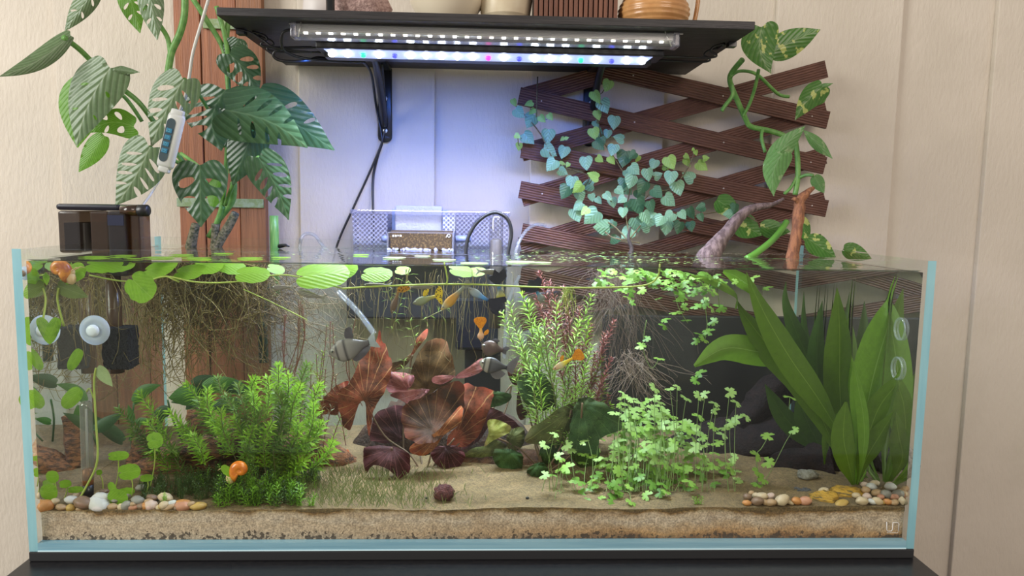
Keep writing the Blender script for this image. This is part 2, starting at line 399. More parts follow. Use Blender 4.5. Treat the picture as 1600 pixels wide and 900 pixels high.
# sand bed
def sandmat():
    m, nt, o = newmat('sand_bed')
    g = nd(nt, 'ShaderNodeNewGeometry'); sp = nd(nt, 'ShaderNodeSeparateXYZ'); nt.links.new(g.outputs['Position'], sp.inputs[0])
    n1 = tex(nt, 22, stretch=(1, 1, 2)); n2 = tex(nt, 420, detail=2); n3 = tex(nt, 60, detail=3, stretch=(1, 1, 1.5))
    ny_ = nd(nt, 'ShaderNodeMapRange'); nt.links.new(sp.outputs[1], ny_.inputs[0]); ny_.inputs[1].default_value = .0105; ny_.inputs[2].default_value = .013; ny_.inputs[3].default_value = 0; ny_.inputs[4].default_value = .02
    z = mth(nt, 'ADD', mth(nt, 'ADD', sp.outputs[2], ny_.outputs[0]), mth(nt, 'MULTIPLY', mth(nt, 'SUBTRACT', n1, .5), .03))
    zz = mth(nt, 'DIVIDE', z, .06)
    c = ramp(nt, zz, [(.22, (.20, .10, .04)), (.36, (.42, .25, .11)), (.52, (.47, .35, .22)), (.64, (.50, .41, .30)), (.78, (.44, .34, .22)), (.86, (.22, .125, .04)), (.88, (.11, .065, .025)), (.91, (.145, .095, .04)), (1.0, (.16, .108, .048))])
    n5 = tex(nt, 34, detail=4, stretch=(1, 1, 1.2)); m5 = nd(nt, 'ShaderNodeMapRange'); nt.links.new(n5, m5.inputs[0]); m5.inputs[1].default_value = .48; m5.inputs[2].default_value = .70; m5.inputs[4].default_value = .55
    c = mixc(nt, m5.outputs[0], c, (.24, .15, .07))
    # orange-stained right half in the lower layers
    rx = nd(nt, 'ShaderNodeMapRange'); nt.links.new(mth(nt, 'ADD', sp.outputs[0], mth(nt, 'MULTIPLY', n1, .3)), rx.inputs[0]); rx.inputs[1].default_value = -.1; rx.inputs[2].default_value = .35
    lowz = nd(nt, 'ShaderNodeMapRange'); nt.links.new(zz, lowz.inputs[0]); lowz.inputs[1].default_value = .62; lowz.inputs[2].default_value = .45
    cl = mixc(nt, mth(nt, 'MULTIPLY', mth(nt, 'SUBTRACT', 1, rx.outputs[0]), mth(nt, 'MULTIPLY', lowz.outputs[0], .7)), c, (.50, .41, .30))
    # grain and black specks near the bottom
    gr = nd(nt, 'ShaderNodeMapRange'); nt.links.new(n2, gr.inputs[0]); gr.inputs[1].default_value = .35; gr.inputs[2].default_value = .65; gr.inputs[3].default_value = .7; gr.inputs[4].default_value = 1.3
    mm = nd(nt, 'ShaderNodeMix', data_type='RGBA', blend_type='MULTIPLY'); mm.inputs[0].default_value = 1
    nt.links.new(cl, mm.inputs[6]); nt.links.new(gr.outputs[0], mm.inputs[7])
    n6 = tex(nt, 130, detail=4, rough=.7); m6 = nd(nt, 'ShaderNodeMapRange'); nt.links.new(n6, m6.inputs[0]); m6.inputs[1].default_value = .35; m6.inputs[2].default_value = .62; m6.inputs[3].default_value = .74; m6.inputs[4].default_value = 1.12
    m7 = nd(nt, 'ShaderNodeMix', data_type='RGBA', blend_type='MULTIPLY'); m7.inputs[0].default_value = 1; nt.links.new(mm.outputs[2], m7.inputs[6]); nt.links.new(m6.outputs[0], m7.inputs[7]); mm = m7
    spk = nd(nt, 'ShaderNodeMapRange'); nt.links.new(n3, spk.inputs[0])
    th = nd(nt, 'ShaderNodeMapRange'); nt.links.new(zz, th.inputs[0]); th.inputs[1].default_value = .18; th.inputs[2].default_value = .50; th.inputs[3].default_value = .47; th.inputs[4].default_value = .80
    n4 = tex(nt, 150, detail=2)
    dk = mth(nt, 'GREATER_THAN', n4, th.outputs[0])
    cc = mixc(nt, mth(nt, 'MULTIPLY', dk, .85), mm.outputs[2], (.05, .035, .025))
    b = nd(nt, 'ShaderNodeBsdfPrincipled'); nt.links.new(cc, b.inputs[0]); b.inputs['Roughness'].default_value = .85
    bn = nd(nt, 'ShaderNodeBump'); bn.inputs['Strength'].default_value = .6; bn.inputs['Distance'].default_value = .0015
    nt.links.new(n2, bn.inputs['Height']); nt.links.new(bn.outputs[0], b.inputs['Normal']); nt.links.new(b.outputs[0], o.inputs[0]); return m
SAND = sandmat()
mb = MB(); nx, ny = 220, 70; vs = []; X0, X1, Y0, Y1 = -.6+T+.001, .6-T-.001, T*.8+.0006, D-T-.001
for j in range(ny+1):
    for i in range(nx+1):
        x = X0+(X1-X0)*i/nx; y = Y0+(Y1-Y0)*j/ny; vs.append((x, y, sandz(x, y)))
k = len(vs)
for i in range(nx+1): vs.append((X0+(X1-X0)*i/nx, Y0, T+.0002))
k2 = len(vs)
for i in range(nx+1): vs.append((X0+(X1-X0)*i/nx, Y1, T+.0002))
k3 = len(vs)
fs = [(j*(nx+1)+i, j*(nx+1)+i+1, (j+1)*(nx+1)+i+1, (j+1)*(nx+1)+i) for j in range(ny) for i in range(nx)]
fs += [(k+i, k+i+1, i+1, i) for i in range(nx)] + [(ny*(nx+1)+i, ny*(nx+1)+i+1, k2+i+1, k2+i) for i in range(nx)]
for c in (0, nx):
    fs += [(c+j*(nx+1), c+(j+1)*(nx+1), k3+(1 if c else 0)*(ny+1)+j+1, k3+(1 if c else 0)*(ny+1)+j) for j in range(ny)]
for c in (0, nx):
    for j in range(ny+1): vs.append((X1 if c else X0, Y0+(Y1-Y0)*j/ny, T+.0002))
fs.append((k, k+nx, k2+nx, k2))
mb.add(vs, fs); tag(mb.build('sand_bed', SAND, smooth=False), 'beige sand layer with brown and black streaks along the tank floor', 'sand', kind='stuff')
# etched emblem low on the right of the front pane
em = MB(); ETCH = mat('etched_mark', (.62, .60, .57), .6)
def eline(pts, r=.0006): 
    tube(em, [P(x, y, -.0006) for x, y in pts], r, 5)
eline([(1385.5, 815.5), (1385.8, 828), (1387, 830), (1392.5, 830), (1394.5, 827.5), (1395.3, 816.5), (1403, 816.5), (1404.6, 818.5), (1403.8, 830)])
for i in range(7): eline([(1386+i*2.6, 832.4), (1387.6+i*2.6, 832.4)], .0004)
em.build('etched_emblem', ETCH, tk, label='pale etched emblem of a joined U and N with a tiny line of text')

# ------------------------------------------------------------------ wall shelf and brackets
sh = thing('wall_shelf', 'black wood-grain wall shelf above the aquarium', 'shelf', (0, .3, .724))
mb = MB(); box(mb, (-.380, .125, .7235), (.384, .489, .735), bev=.001); mb.build('board', BLACKW, sh, smooth=False)
for x, a in ((0, -.378), (1, .372)):
    mb = MB(); box(mb, (a, .20, .716), (a+.012, .215, .7232)); mb.build('fixing_clip', BLACKM, sh, smooth=False)
def bracket(pxl, label):
    c = P(pxl, 230, .47); x = c.x
    t = thing('shelf_bracket', label, 'bracket', (x, .47, .62), 'shelf brackets')
    mb = MB(); box(mb, (x-.0135, .481, .592), (x+.0135, .4892, .7225), bev=.003)
    ell(mb, (x, .485, .593), (.0135, .004, .010)); mb.build('wall_plate', BLACKM, t)
    mb = MB(); tube(mb, sm([(x, .484, .612), (x, .46, .64), (x, .38, .70), (x, .30, .717)], 5), .0065, 8); mb.build('brace', BLACKM, t)
    mb = MB(); box(mb, (x-.012, .26, .7175), (x+.012, .484, .7232)); mb.build('top_arm', BLACKM, t, smooth=False)
    for z in (.605, .628, .665):
        mb = MB(); ell(mb, (x+.001, .4805, z), (.0045, .0015, .0045)); mb.build('screw', ALU, t)
bracket(600, 'black metal bracket under the shelf left of centre, above the filter')
bracket(922, 'black metal bracket under the shelf partly hidden behind the trellis')

# things on the shelf
TOP = .7352
def onshelf(px, Y): return P(px, 10, Y).x
x = onshelf(556, .22)
t = MB(); ell(t, (x, .26, TOP+.035), (.048, .03, .036), nz=.25, nf=3, seg=28, ring=18)
tag(t.build('rough_stone', mat('pink_stone', (.50, .34, .30), .9, col2=(.30, .19, .17), ns=40, bump=.8, bs=60)), 'rough pinkish brown stone on the left end of the shelf', 'stone')
x = onshelf(512, .2)
t = MB(); lathe(t, (x, .22, TOP), [(.0, 0), (.012, 0), (.012, .002), (.0065, .003), (.0065, .16), (0, .16)]); tag(t.build('black_post', BLACKM), 'slim black post standing beside the rough pink stone', 'post')
x = onshelf(497, .3)
t = MB(); lathe(t, (x, .34, TOP), [(0, 0), (.03, 0), (.034, .05), (.03, .09), (0, .09)]); tag(t.build('pale_candle', mat('pale_wax', (.6, .55, .52), .5)), 'pale round candle behind the black post on the shelf', 'candle')
x = onshelf(698, .24)
t = MB(); lathe(t, (x, .24, TOP), [(0, .0), (.026, .0), (.034, .006), (.056, .04), (.06, .06), (.057, .06), (.05, .038), (.0, .012)], 40); tag(t.build('cream_bowl', mat('cream_ceramic', (.74, .64, .48), .35)), 'shallow cream ceramic bowl on the shelf, nearest the middle', 'bowl')
x = onshelf(790, .24)
t = MB(); lathe(t, (x, .24, TOP), [(0, .0), (.030, .0), (.036, .01), (.042, .05), (.044, .1), (.041, .1), (.038, .02), (.0, .01)], 40); tag(t.build('cream_pot', mat('cream_glaze', (.72, .62, .44), .3, col2=(.66, .55, .38), ns=8)), 'taller cream ceramic pot standing between the bowl and the slatted box', 'pot')
x0, x1 = onshelf(834, .2), onshelf(966, .2)
t = thing('slatted_box', 'reddish brown slatted wooden box on the shelf', 'box', ((x0+x1)/2, .25, TOP))
mb = MB(); box(mb, (x0+.003, .204, TOP), (x1-.003, .29, TOP+.09)); mb.build('liner', mat('dark_liner', (.07, .03, .02), .7), t, smooth=False)
SL = woodm('slat_wood', (.20, .075, .04), (.13, .045, .022))
n = 17; wv = (x1-x0)/n
for i in range(n):
    mb = MB(); box(mb, (x0+wv*i+.0006, .198, TOP), (x0+wv*(i+1)-.0012, .2038, TOP+.09), bev=.0008); mb.build('slat', SL, t, smooth=False)
x = onshelf(1026, .2)
t = thing('stoneware_jug', 'orange tan ribbed stoneware jug with a looped handle', 'jug', (x, .22, TOP))
JUG = mat('tan_glaze', (.56, .29, .11), .25, col2=(.48, .23, .08), ns=10)
pr = [(0, 0), (.040, 0), (.043, .004)]+[(.043+.012*sin(i*.13)+.0009*sin(i*1.9), .004+i*.0022) for i in range(40)]+[(.045, .1), (.04, .1)]
mb = MB(); lathe(mb, (x, .22, TOP), pr, 48); mb.build('body', JUG, t)
mb = MB(); tube(mb, sm([(x+.048, .22, TOP+.07), (x+.068, .22, TOP+.065), (x+.0665, .22, TOP+.03), (x+.060, .22, TOP+.010), (x+.050, .22, TOP+.004), (x+.041, .22, TOP+.012)], 5), .0035, 10); mb.build('handle', JUG, t)

# ------------------------------------------------------------------ lamps under the shelf
zt = .7235
def cable(name, label, pts, r=.0022, m=None, n=8, cat='cable', k=6, parent=None):
    mb = MB(); tube(mb, sm(pts, k), r, n); o = mb.build(name, m or BLACK, parent)
    if parent is None: tag(o, label, cat)
    return o
a = P(462, 45, .165); b_ = P(1053, 61, .165); zc = (a.z+b_.z)/2
t = thing('tube_grow_light', 'clear tube grow light with warm white diodes under the front of the shelf', 'lamp', (0, .17, zc))
zc = .7125
mb = MB(); box(mb, (a.x, .148, zc-.010), (b_.x, .174, zc+.0105), bev=.003); mb.build('clear_cover', clear('lamp_cover', (.93, .93, .95), 1.3, .25, body=(.7, .7, .68), bodyf=.12), t, smooth=False)
mb = MB(); box(mb, (a.x+.004, .156, zc-.001), (b_.x-.004, .172, zc+.0095))
for i in range(5): box(mb, (a.x+.004, .1535, zc+.0002+i*.0019), (b_.x-.004, .157, zc+.0014+i*.0019))
mb.build('heat_sink', ALU, t, smooth=False)
WARM = mat('warm_diode', (1, 1, 1), .4, emit=(1, .95, .82), es=5)
n = 30
for i in range(n):
    x = a.x+.016+(b_.x-a.x-.036)*i/(n-1)
    mb = MB(); box(mb, (x-.0028, .1565, zc-.0032), (x+.0028, .161, zc-.0012)); mb.build('diode', WARM, t, smooth=False)
for x in (a.x, b_.x):
    mb = MB(); box(mb, (x-.004, .147, zc-.0105), (x+.005, .175, zc+.0108), bev=.002); mb.build('end_cap', PLAST, t, smooth=False)
    mb = MB(); tube(mb, [(x-.008, .16, zc+.0108), (x+.012, .16, zc+.0108)], .0012, 6); tube(mb, [(x+(.012 if x < 0 else -.018), .1475, zc+.0105), (x+(.008 if x < 0 else -.008), .1465, zc-.0105)], .0009, 6); mb.build('wire_clip', ALU, t)

t = thing('led_bar', 'black LED bar with blue, green and white diodes on wire hangers', 'lamp', (0, .23, .69))
zb = .689
c0 = PZ(498, 77, zb); c1 = PZ(1016, 100, zb); xl, xr = c0.x, c1.x
mb = MB(); box(mb, (xl-.012, .196, zb+.0085), (xr+.018, .252, zb+.0185), bev=.002); box(mb, (xl-.004, .2255, zb+.0012), (xr+.004, .252, zb+.009)); mb.build('housing', BLACKM, t, smooth=False)
yf, yb = .199, .224
mb = MB(); mb.add([(xl, yf, zb+.008), (xr, yf, zb+.008), (xr-.012, yb, zb+.001), (xl+.012, yb, zb+.001), (xl, yf-.001, zb+.007), (xr, yf-.001, zb+.007), (xr-.012, yb-.001, zb), (xl+.012, yb-.001, zb)],
    [(4, 5, 6, 7), (0, 3, 2, 1), (0, 1, 5, 4), (1, 2, 6, 5), (2, 3, 7, 6), (3, 0, 4, 7)])
mb.build('diffuser', mat('led_diffuser', (.5, .55, .7), .3, emit=(.42, .52, 1), es=.8), t, smooth=False)
LC = {'w': mat('white_diode', (1, 1, 1), .3, emit=(.86, .93, 1), es=14), 'b': mat('blue_diode', (.2, .2, 1), .3, emit=(.012, .02, 1), es=3),
      'g': mat('green_diode', (.1, 1, .4), .3, emit=(.01, .8, .3), es=1.5), 'm': mat('magenta_diode', (1, .1, .5), .3, emit=(1, .03, .35), es=2)}
seq = 'wwgwbwwwwwmwbwwwgwbww'
for i, s in enumerate(seq):
    x = xl+.010+(xr-xl-.024)*i/(len(seq)-1); y = yf+.012
    r = .0058 if s == 'w' and i not in (6, 8) else .0044
    mb = MB(); ell(mb, (x, y-.002, zb+.0022), (r, r*1.1, .0042), seg=10, ring=6); mb.build('diode', LC[s], t, label={'w': 'white diode', 'b': 'blue diode', 'g': 'green diode', 'm': 'magenta diode'}[s])
for s, xe in ((-1, xl-.012), (1, xr+.018)):
    mb = MB()
    for yy in (.212, .245):
        xo = -.345 if s < 0 else .357
        tube(mb, sm([(xe, yy, zb+.012), (xo-s*.03, yy, zb+.011), (xo-s*.006, yy, zb+.012), (xo, yy, zb+.016), (xo-s*.01, yy, zb+.022), (xo-s*.004, yy, zb+.029), (xo+s*.012, yy, zt-.001)], 4), .0016, 6)
    tube(mb, [(xo+s*.012, .212, zt-.0022), (xo+s*.012, .245, zt-.0022)], .0016, 6)
    mb.build('wire_hanger', BLACKM, t)
cable('lamp_cable', 'black cable looping from the tube light at the left end of the shelf', [P(463, 46, .17), P(443, 50, .17), P(440, 70, .18), P(450, 83, .20), P(480, 92, .23), P(530, 96, .27), P(570, 97, .30)])
cable('lamp_cable', 'black cable coiled beside the left end of the LED bar', [P(487, 74, .22), P(440, 76, .21), P(427, 86, .21), P(440, 95, .215), P(480, 95, .23), P(500, 90, .25), P(560, 98, .3)])
cable('lamp_cable', 'thin black cable running from the left shelf edge to the LED bar', [P(366, 45, .2), P(390, 50, .2), P(410, 62, .2), P(432, 75, .2), P(487, 82, .215)], .0015)
cable('power_cable', 'black cable running from the bracket down the wall behind the filter', [P(567, 96, .30), P(580, 115, .40), P(587, 160, .475), P(594, 200, .48), P(597, 222, .48), P(590, 245, .485), P(583, 280, .485), P(583, 340, .47), P(583, 380, .455)], .0024)
cable('power_cable', 'black cable slanting left from the bracket foot towards the tank rim', [P(597, 100, .40), P(601, 150, .47), P(603, 190, .48), P(596, 225, .48), P(575, 275, .482), P(552, 325, .48), P(527, 382, .47), P(515, 440, .46)], .0022)

# ------------------------------------------------------------------ plank totem on the left
xs = [P(276, 200, .47).x, P(317, 200, .47).x, P(372, 200, .47).x, P(413, 200, .47).x]
t = thing('plank_board', 'reddish cedar plank board fixed upright to the wall behind the monstera', 'board', (sum(xs)/4, .47, -.3))
for i in range(3):
    mb = MB(); box(mb, (xs[i]+.0008, .470+(.002 if i == 1 else 0), -.3), (xs[i+1]-.0008, .4885, 1.05), bev=.001)
    mb.build('plank', PLANK1 if i != 2 else PLANK2, t, smooth=False)
TAPE = mat('green_tape', (.22, .30, .13), .7, col2=(.30, .38, .26), ns=25)
for (y0, y1, xa, xb) in ((29, 46, 317, 378), (309, 325, 276, 412)):
    A = P(xa, y0, .467); B = P(xb, y1, .467)
    mb = MB(); box(mb, (A.x, .4655, B.z), (B.x, .4695, A.z), bev=.001); mb.build('tape_strip', TAPE, t, smooth=False, label='green hook and loop strip')

# ------------------------------------------------------------------ left hang-on filter
X0 = -.6
t = thing('hang_on_filter', 'black smoked plastic filter box hanging on the left rim', 'filter', (X0, .2, .3))
yf = .165
def q(px, py): return P(px, py, yf)
A = q(88, 318); B = q(146, 388)
mb = MB(); box(mb, (A.x, yf, .385), (X0-.002, yf+.09, q(88, 329).z), bev=.004); mb.build('outer_chamber', SMOKE, t, smooth=False)
mb = MB(); box(mb, (A.x+.005, yf+.008, .388), (A.x+.035, yf+.082, q(88, 348).z)); mb.build('filter_sponge', mat('grey_foam', (.07, .065, .06), .9), t, smooth=False)
mb = MB(); box(mb, (A.x-.001, yf-.002, q(88, 328).z), (q(187, 328).x, yf+.092, A.z), bev=.004); mb.build('lid', mat('navy_black_lid', (.012, .012, .022), .25), t, smooth=False)
mb = MB(); box(mb, (X0+T+.001, yf, .355), (q(170, 350).x, yf+.07, q(146, 330).z), bev=.003); mb.build('inner_chamber', AMBER, t, smooth=False)
mb = MB(); box(mb, (q(171, 350).x, yf-.006, .352), (q(199, 350).x, yf+.055, q(180, 330).z), bev=.003); mb.build('pump_chamber', SMOKE, t, smooth=False)
mb = MB(); box(mb, (q(172, 350).x, yf-.0075, q(172, 352).z), (q(197, 350).x, yf-.0062, q(172, 336).z)); mb.build('pump_front', mat('navy_plastic', (.015, .018, .045), .3), t, smooth=False)
mb = MB(); box(mb, (q(202, 350).x, yf, .356), (q(217, 350).x, yf+.04, q(205, 334).z), bev=.003); mb.build('outlet_channel', AMBER, t, smooth=False)
mb = MB(); c = q(190, 329); d = q(216, 329); tube(mb, [c, d], .0078, 16); mb.build('intake_pipe', AMBER, t)
mb = MB(); tube(mb, [q(215, 329), q(217, 329), q(231, 329), q(233, 329)], lambda u: .0068 if u in (0, 1) else .0088, 18); mb.build('flow_knob', BLACK, t)
mb = MB(); tube(mb, [(q(162, 350).x, yf+.02, .36), (q(162, 350).x, yf+.02, .20)], .011, 14); mb.build('intake_tube', mat('dark_amber', (.07, .035, .016), .25), t)
SPONGE = mat('black_sponge', (.008, .008, .009), .95, bump=1, bs=80)
sp = MB(); A = P(157, 514, yf-.01); B = P(200, 578, yf-.01)
bm = bmesh.new(); bmesh.ops.create_cube(bm, size=1); bmesh.ops.subdivide_edges(bm, edges=bm.edges[:], cuts=14, use_grid_fill=True)
c = (A+B)/2; vs = []
for v in bm.verts:
    p = Vector((v.co.x*(B.x-A.x), v.co.y*.035, v.co.z*(A.z-B.z)))+Vector((c.x, yf+.01, c.z)); vs.append(p+Vector((random.uniform(-1, 1), random.uniform(-1, 1), random.uniform(-1, 1)))*.0012)
sp.add(vs, [tuple(v.index for v in f.verts) for f in bm.faces]); bm.free(); sp.build('intake_sponge', SPONGE, t, smooth=False)
# round white suction cup
def disc_cup(px, py, Y, r, label, mA, mB_, name='suction_cup', cat='suction cup'):
    c = P(px, py, Y)
    t = thing(name, label, cat, c)
    mb = MB(); lathe(mb, c, [(r, 0), (r*.98, -.001), (r*.75, -.0035), (r*.42, -.0045), (r*.42, -.001), (0, -.001)], 32, ax=Vector((0, 1, 0))); mb.build('cup', mA, t)
    mb = MB(); lathe(mb, c+Vector((0, -.002, 0)), [(r*.42, 0), (r*.4, -.005), (r*.2, -.0065), (0, -.0067)], 24, ax=Vector((0, 1, 0))); mb.build('nub', mB_, t)
    return t
CUPW = mat('milky_silicone', (.62, .70, .85), .35, trans=.4); CUPW2 = mat('milky_nub', (.80, .85, .95), .35)
disc_cup(148, 516, .10, .0215, 'round milky white suction cup in front of the black sponge', CUPW, CUPW2)
disc_cup(39, 427, .022, .009, 'small white suction cup with a brown centre in the top left corner', CUPW, mat('brown_nub', (.25, .17, .1), .5))
disc_cup(56, 425, .05, .012, 'small white suction cup beside the snail at the waterline', CUPW, BLACK)
# in-line controller
a = P(279, 172, .165); b_ = P(256, 268, .165); ax = (a-b_).normalized(); sd = Vector((ax.z, 0, -ax.x)); R = Matrix((sd, Vector((0, 1, 0)), ax)).transposed()
c = (a+b_)/2; L = (a-b_).length; t = thing('inline_controller', 'pale grey inline lamp controller with blue buttons hanging on its cable', 'controller', c)
CTRL = mat('controller_plastic', (.48, .49, .46), .35)
mb = MB(); box(mb, c-Vector((.0128, .0065, L*.45)), c+Vector((.0128, .0065, L*.45)), rot=R, bev=.0062); box(mb, c+R@Vector((0, 0, L*.44))-Vector((.009, .005, .006)), c+R@Vector((0, 0, L*.44))+Vector((.009, .005, .006)), rot=R, bev=.002)
box(mb, c-R@Vector((0, 0, L*.45))-Vector((.008, .005, .006)), c-R@Vector((0, 0, L*.45))+Vector((.008, .005, .006)), rot=R, bev=.002); mb.build('casing', CTRL, t)
PAN = mat('controller_panel', (.05, .075, .085), .15)
mb = MB(); pts = [Vector((cos(an)*.0064, -.0073, sin(an)*.0072+(L*.27 if sin(an) > 0 else -L*.27))) for an in [2*pi*i/28 for i in range(28)]]
mb.add([c+R@(p+Vector((-.003, 0, 0))) for p in pts]+[c+R@(p+Vector((-.003, .002, 0))) for p in pts], [tuple(range(28))[::-1]]+[(i, (i+1) % 28, 28+(i+1) % 28, 28+i) for i in range(28)]); mb.build('button_panel', PAN, t, smooth=False)
BTN = mat('button_blue', (.03, .16, .26), .3); BTL = mat('button_mark', (.12, .42, .55), .4)
for i, zz in enumerate((.014, .004, -.006, -.016)):
    cc = c+R@Vector((-.003, -.0078, zz)); mb = MB(); box(mb, cc-Vector((.0042, .0007, .0034)), cc+Vector((.0042, .0007, .0034)), rot=R, bev=.0006); o = mb.build('button', BTN, t, smooth=False)
    mb = MB()
    for k in range(8):
        a0 = 2*pi*k/8; a1 = 2*pi*(k+1)/8; tube(mb, [cc+R@Vector((cos(a0)*.0018, -.0009, sin(a0)*.0018)), cc+R@Vector((cos(a1)*.0018, -.0009, sin(a1)*.0018))], .0003, 4)
    mb.build('button_mark', BTL, o)
cable('controller_cable', 'pale cable hanging from above down to the inline controller', [P(330, -15, .24), P(318, 25, .24), P(302, 80, .24), P(296, 118, .24), P(290, 150, .24), P(281, 174, .24)], .0026, WHITEC)
cable('controller_cable', 'pale cable running from the controller down to the left filter', [P(254, 268, .24), P(247, 284, .235), P(236, 302, .22), P(222, 322, .205)], .0021, WHITEC)

# ------------------------------------------------------------------ rear filter
t = thing('rear_filter', 'clear plastic hang-on filter with perforated baskets on the back pane', 'filter', (P(670, 380, .43).x, .44, .3))
yf = .412
def q(px, py, Y=.412): return P(px, py, Y)
A = q(547, 327); B = q(797, 388)
mb = MB(); box(mb, (A.x, yf-.001, A.z-.009), (B.x, .488, A.z), bev=.002); mb.build('rim', PLAST, t, smooth=False)
def bask(x0, x1, nm):
    mb = MB(); lo = q(x0, 332); hi = q(x1, 388); s = .004
    v = [(lo.x, yf, lo.z), (hi.x, yf, lo.z), (hi.x, .484, lo.z), (lo.x, .484, lo.z), (lo.x+s, yf+.003, .30), (hi.x-s, yf+.003, .30), (hi.x-s, .48, .30), (lo.x+s, .48, .30)]
    mb.add(v, [(0, 1, 5, 4), (1, 2, 6, 5), (2, 3, 7, 6), (3, 0, 4, 7), (4, 5, 6, 7)]); mb.build(nm, PERF, t, smooth=False)
bask(550, 606, 'basket'); bask(712, 795, 'basket')
FLOSS = mat('filter_floss', (.42, .42, .47), .9, bump=.5, bs=40); FLOSB = mat('blue_floss', (.36, .46, .70), .8)
A = q(612, 327, .44); B = q(700, 365, .44); mb = MB(); box(mb, (A.x, .44, B.z-.02), (B.x, .452, A.z), bev=.002); mb.build('blue_pad', FLOSB, t, smooth=False)
A = q(617, 321, .425); B = q(691, 362, .425); mb = MB(); box(mb, (A.x, .424, B.z-.02), (B.x, .436, A.z), bev=.003); mb.build('white_pad', FLOSS, t, smooth=False)
A = q(692, 333, .42); B = q(711, 390, .42); mb = MB(); box(mb, (A.x, .414, B.z), (B.x, .418, A.z))
mb.build('perforated_plate', clear('plate', (.95, .95, 1), 1.4, .1, body=(.55, .55, .66), bodyf=.85, alpha_hex=170), t, smooth=False)
A = P(609, 363, .37); B = P(707, 388, .37)
WEIR = mat('brown_weir', (.05, .028, .010), .6, col2=(.14, .085, .03), ns=60, lo=.5, hi=.62)
mb = MB(); v = [(A.x, .366, A.z), (B.x, .366, A.z), (B.x-.002, .368, .3865), (A.x+.002, .368, .3865), (A.x, .41, A.z+.003), (B.x, .41, A.z+.003), (B.x, .41, .375), (A.x, .41, .375)]
mb.add(v, [(0, 3, 2, 1), (4, 0, 1, 5), (0, 4, 7, 3), (1, 2, 6, 5), (4, 5, 6, 7), (3, 7, 6, 2)]); mb.build('outflow_weir', WEIR, t, smooth=False)
mb = MB(); box(mb, (A.x-.003, .366, A.z-.001), (B.x+.003, .374, A.z+.001)); box(mb, (A.x-.003, .352, .378), (A.x, .40, A.z)); box(mb, (B.x, .352, .378), (B.x+.003, .40, A.z)); mb.build('weir_frame', PLAST, t, smooth=False)
mb = MB()
for i in range(46):
    xx = random.uniform(A.x, B.x); ell(mb, (xx, .348-random.random()*.006, WL+.0008+random.random()*.002), (.0016+random.random()*.002,)*3, seg=6, ring=4)
tag(mb.build('splash', clear('foam_bubble', (.9, .92, 1), 1.5, .05, body=(.7, .7, .85), bodyf=.25)), 'ruffled splashing water where the rear filter pours into the tank', 'water splash', kind='stuff')
PR = mat('white_print', (.7, .7, .66), .5)
pr = MB()
for (x0, x1, h) in ((613, 616, 3), (617.5, 619.5, 3), (621, 623, 2.2), (624.5, 627.5, 2.8)): 
    a = P(x0, 367, .366); b_ = P(x1, 367+h, .366); box(pr, (a.x, .3655, b_.z), (b_.x, .3662, a.z))
tube(pr, [P(697, 371, .3655), P(699.5, 366, .3655)], .0006, 5)
tube(pr, [P(701.5+2*cos(i*pi/5), 368.5+2.4*sin(i*pi/5), .3655) for i in range(11)], .0005, 5)
pr.build('printed_mark', PR, t, smooth=False, label='tiny white printed lettering ending in IO')
for px, xx in ((606, 599), (712, 735)):
    a = P(px, 374, .385); b_ = P(xx, 373, .39); mb = MB(); tube(mb, [a, b_], .0065, 12); mb.build('pin', mat('blue_grey_pin', (.16, .19, .36), .4), t)
# filter body below the water line, behind the tank
A = q(541, 402, .415); B = q(790, 500, .415)
FB = mat('dark_filter_body', (.035, .033, .045), .3)
mb = MB(); box(mb, (A.x, .412, B.z), (B.x, .487, .37), bev=.004); mb.build('tank_body', FB, t, smooth=False)
PB = mat('pump_navy', (.010, .013, .030), .3)
A = q(712, 465, .41); B = q(778, 548, .41); mb = MB(); box(mb, (A.x, .4095, B.z), (B.x, .47, A.z), bev=.006); mb.build('pump', PB, t, smooth=False)
A = q(726, 548); B = q(782, 622); mb = MB(); box(mb, (A.x, .42, B.z), (B.x, .46, A.z), bev=.002); mb.build('pump_foot', BLACK, t, smooth=False)
# glass cylinder and black hoop hose
c = P(775, 390, .34); tp = P(775, 334, .34)
t = thing('glass_tube', 'upright domed glass tube with a dark core beside the rear filter', 'glass tube', (c.x, .34, .25))
mb = MB(); r = .0125; hh = tp.z-.30; pr = [(r, 0), (r, hh-.012), (r*.92, hh-.006), (r*.6, hh-.0015), (0, hh)]
lathe(mb, (c.x, .34, .30), pr, 28); mb.build('glass', clear('tube_glass', (.80, .80, .84), 1.6, .03, body=(.2, .19, .2), bodyf=.15), t)
mb = MB(); lathe(mb, (c.x, .34, .25), [(0, 0), (r*.8, 0), (r*.8, .155), (r*.5, .158), (0, .158)], 24); mb.build('core', mat('grey_brown_core', (.10, .085, .075), .4), t)
cable('hoop_hose', 'black hose arching over the glass tube and into the water', [P(727, 400, .335), P(732, 370, .335), P(748, 345, .335), P(772, 332, .335), P(792, 341, .335), P(799, 362, .335), P(796, 384, .335), P(793, 400, .335)], .0032)
def tubing(label, pts, r=.0032): 
    mb = MB(); tube(mb, sm(pts, 6), r, 10, caps=False); tag(mb.build('clear_tubing', TUBING), label, 'tubing')
tubing('clear curved tubing over the back rim left of the rear filter', [P(467, 395, .4), P(471, 372, .41), P(480, 365, .415), P(493, 369, .41), P(505, 385, .40), P(520, 398, .39)])
tubing('clear tubing bending into the water right of the glass tube', [P(803, 405, .36), P(810, 380, .37), P(823, 360, .39), P(838, 351, .41), P(852, 352, .43)])
tubing('clear straight tube slanting down under water behind the red lotus', [P(528, 455, .30), P(560, 488, .29), P(585, 522, .28)], .005)
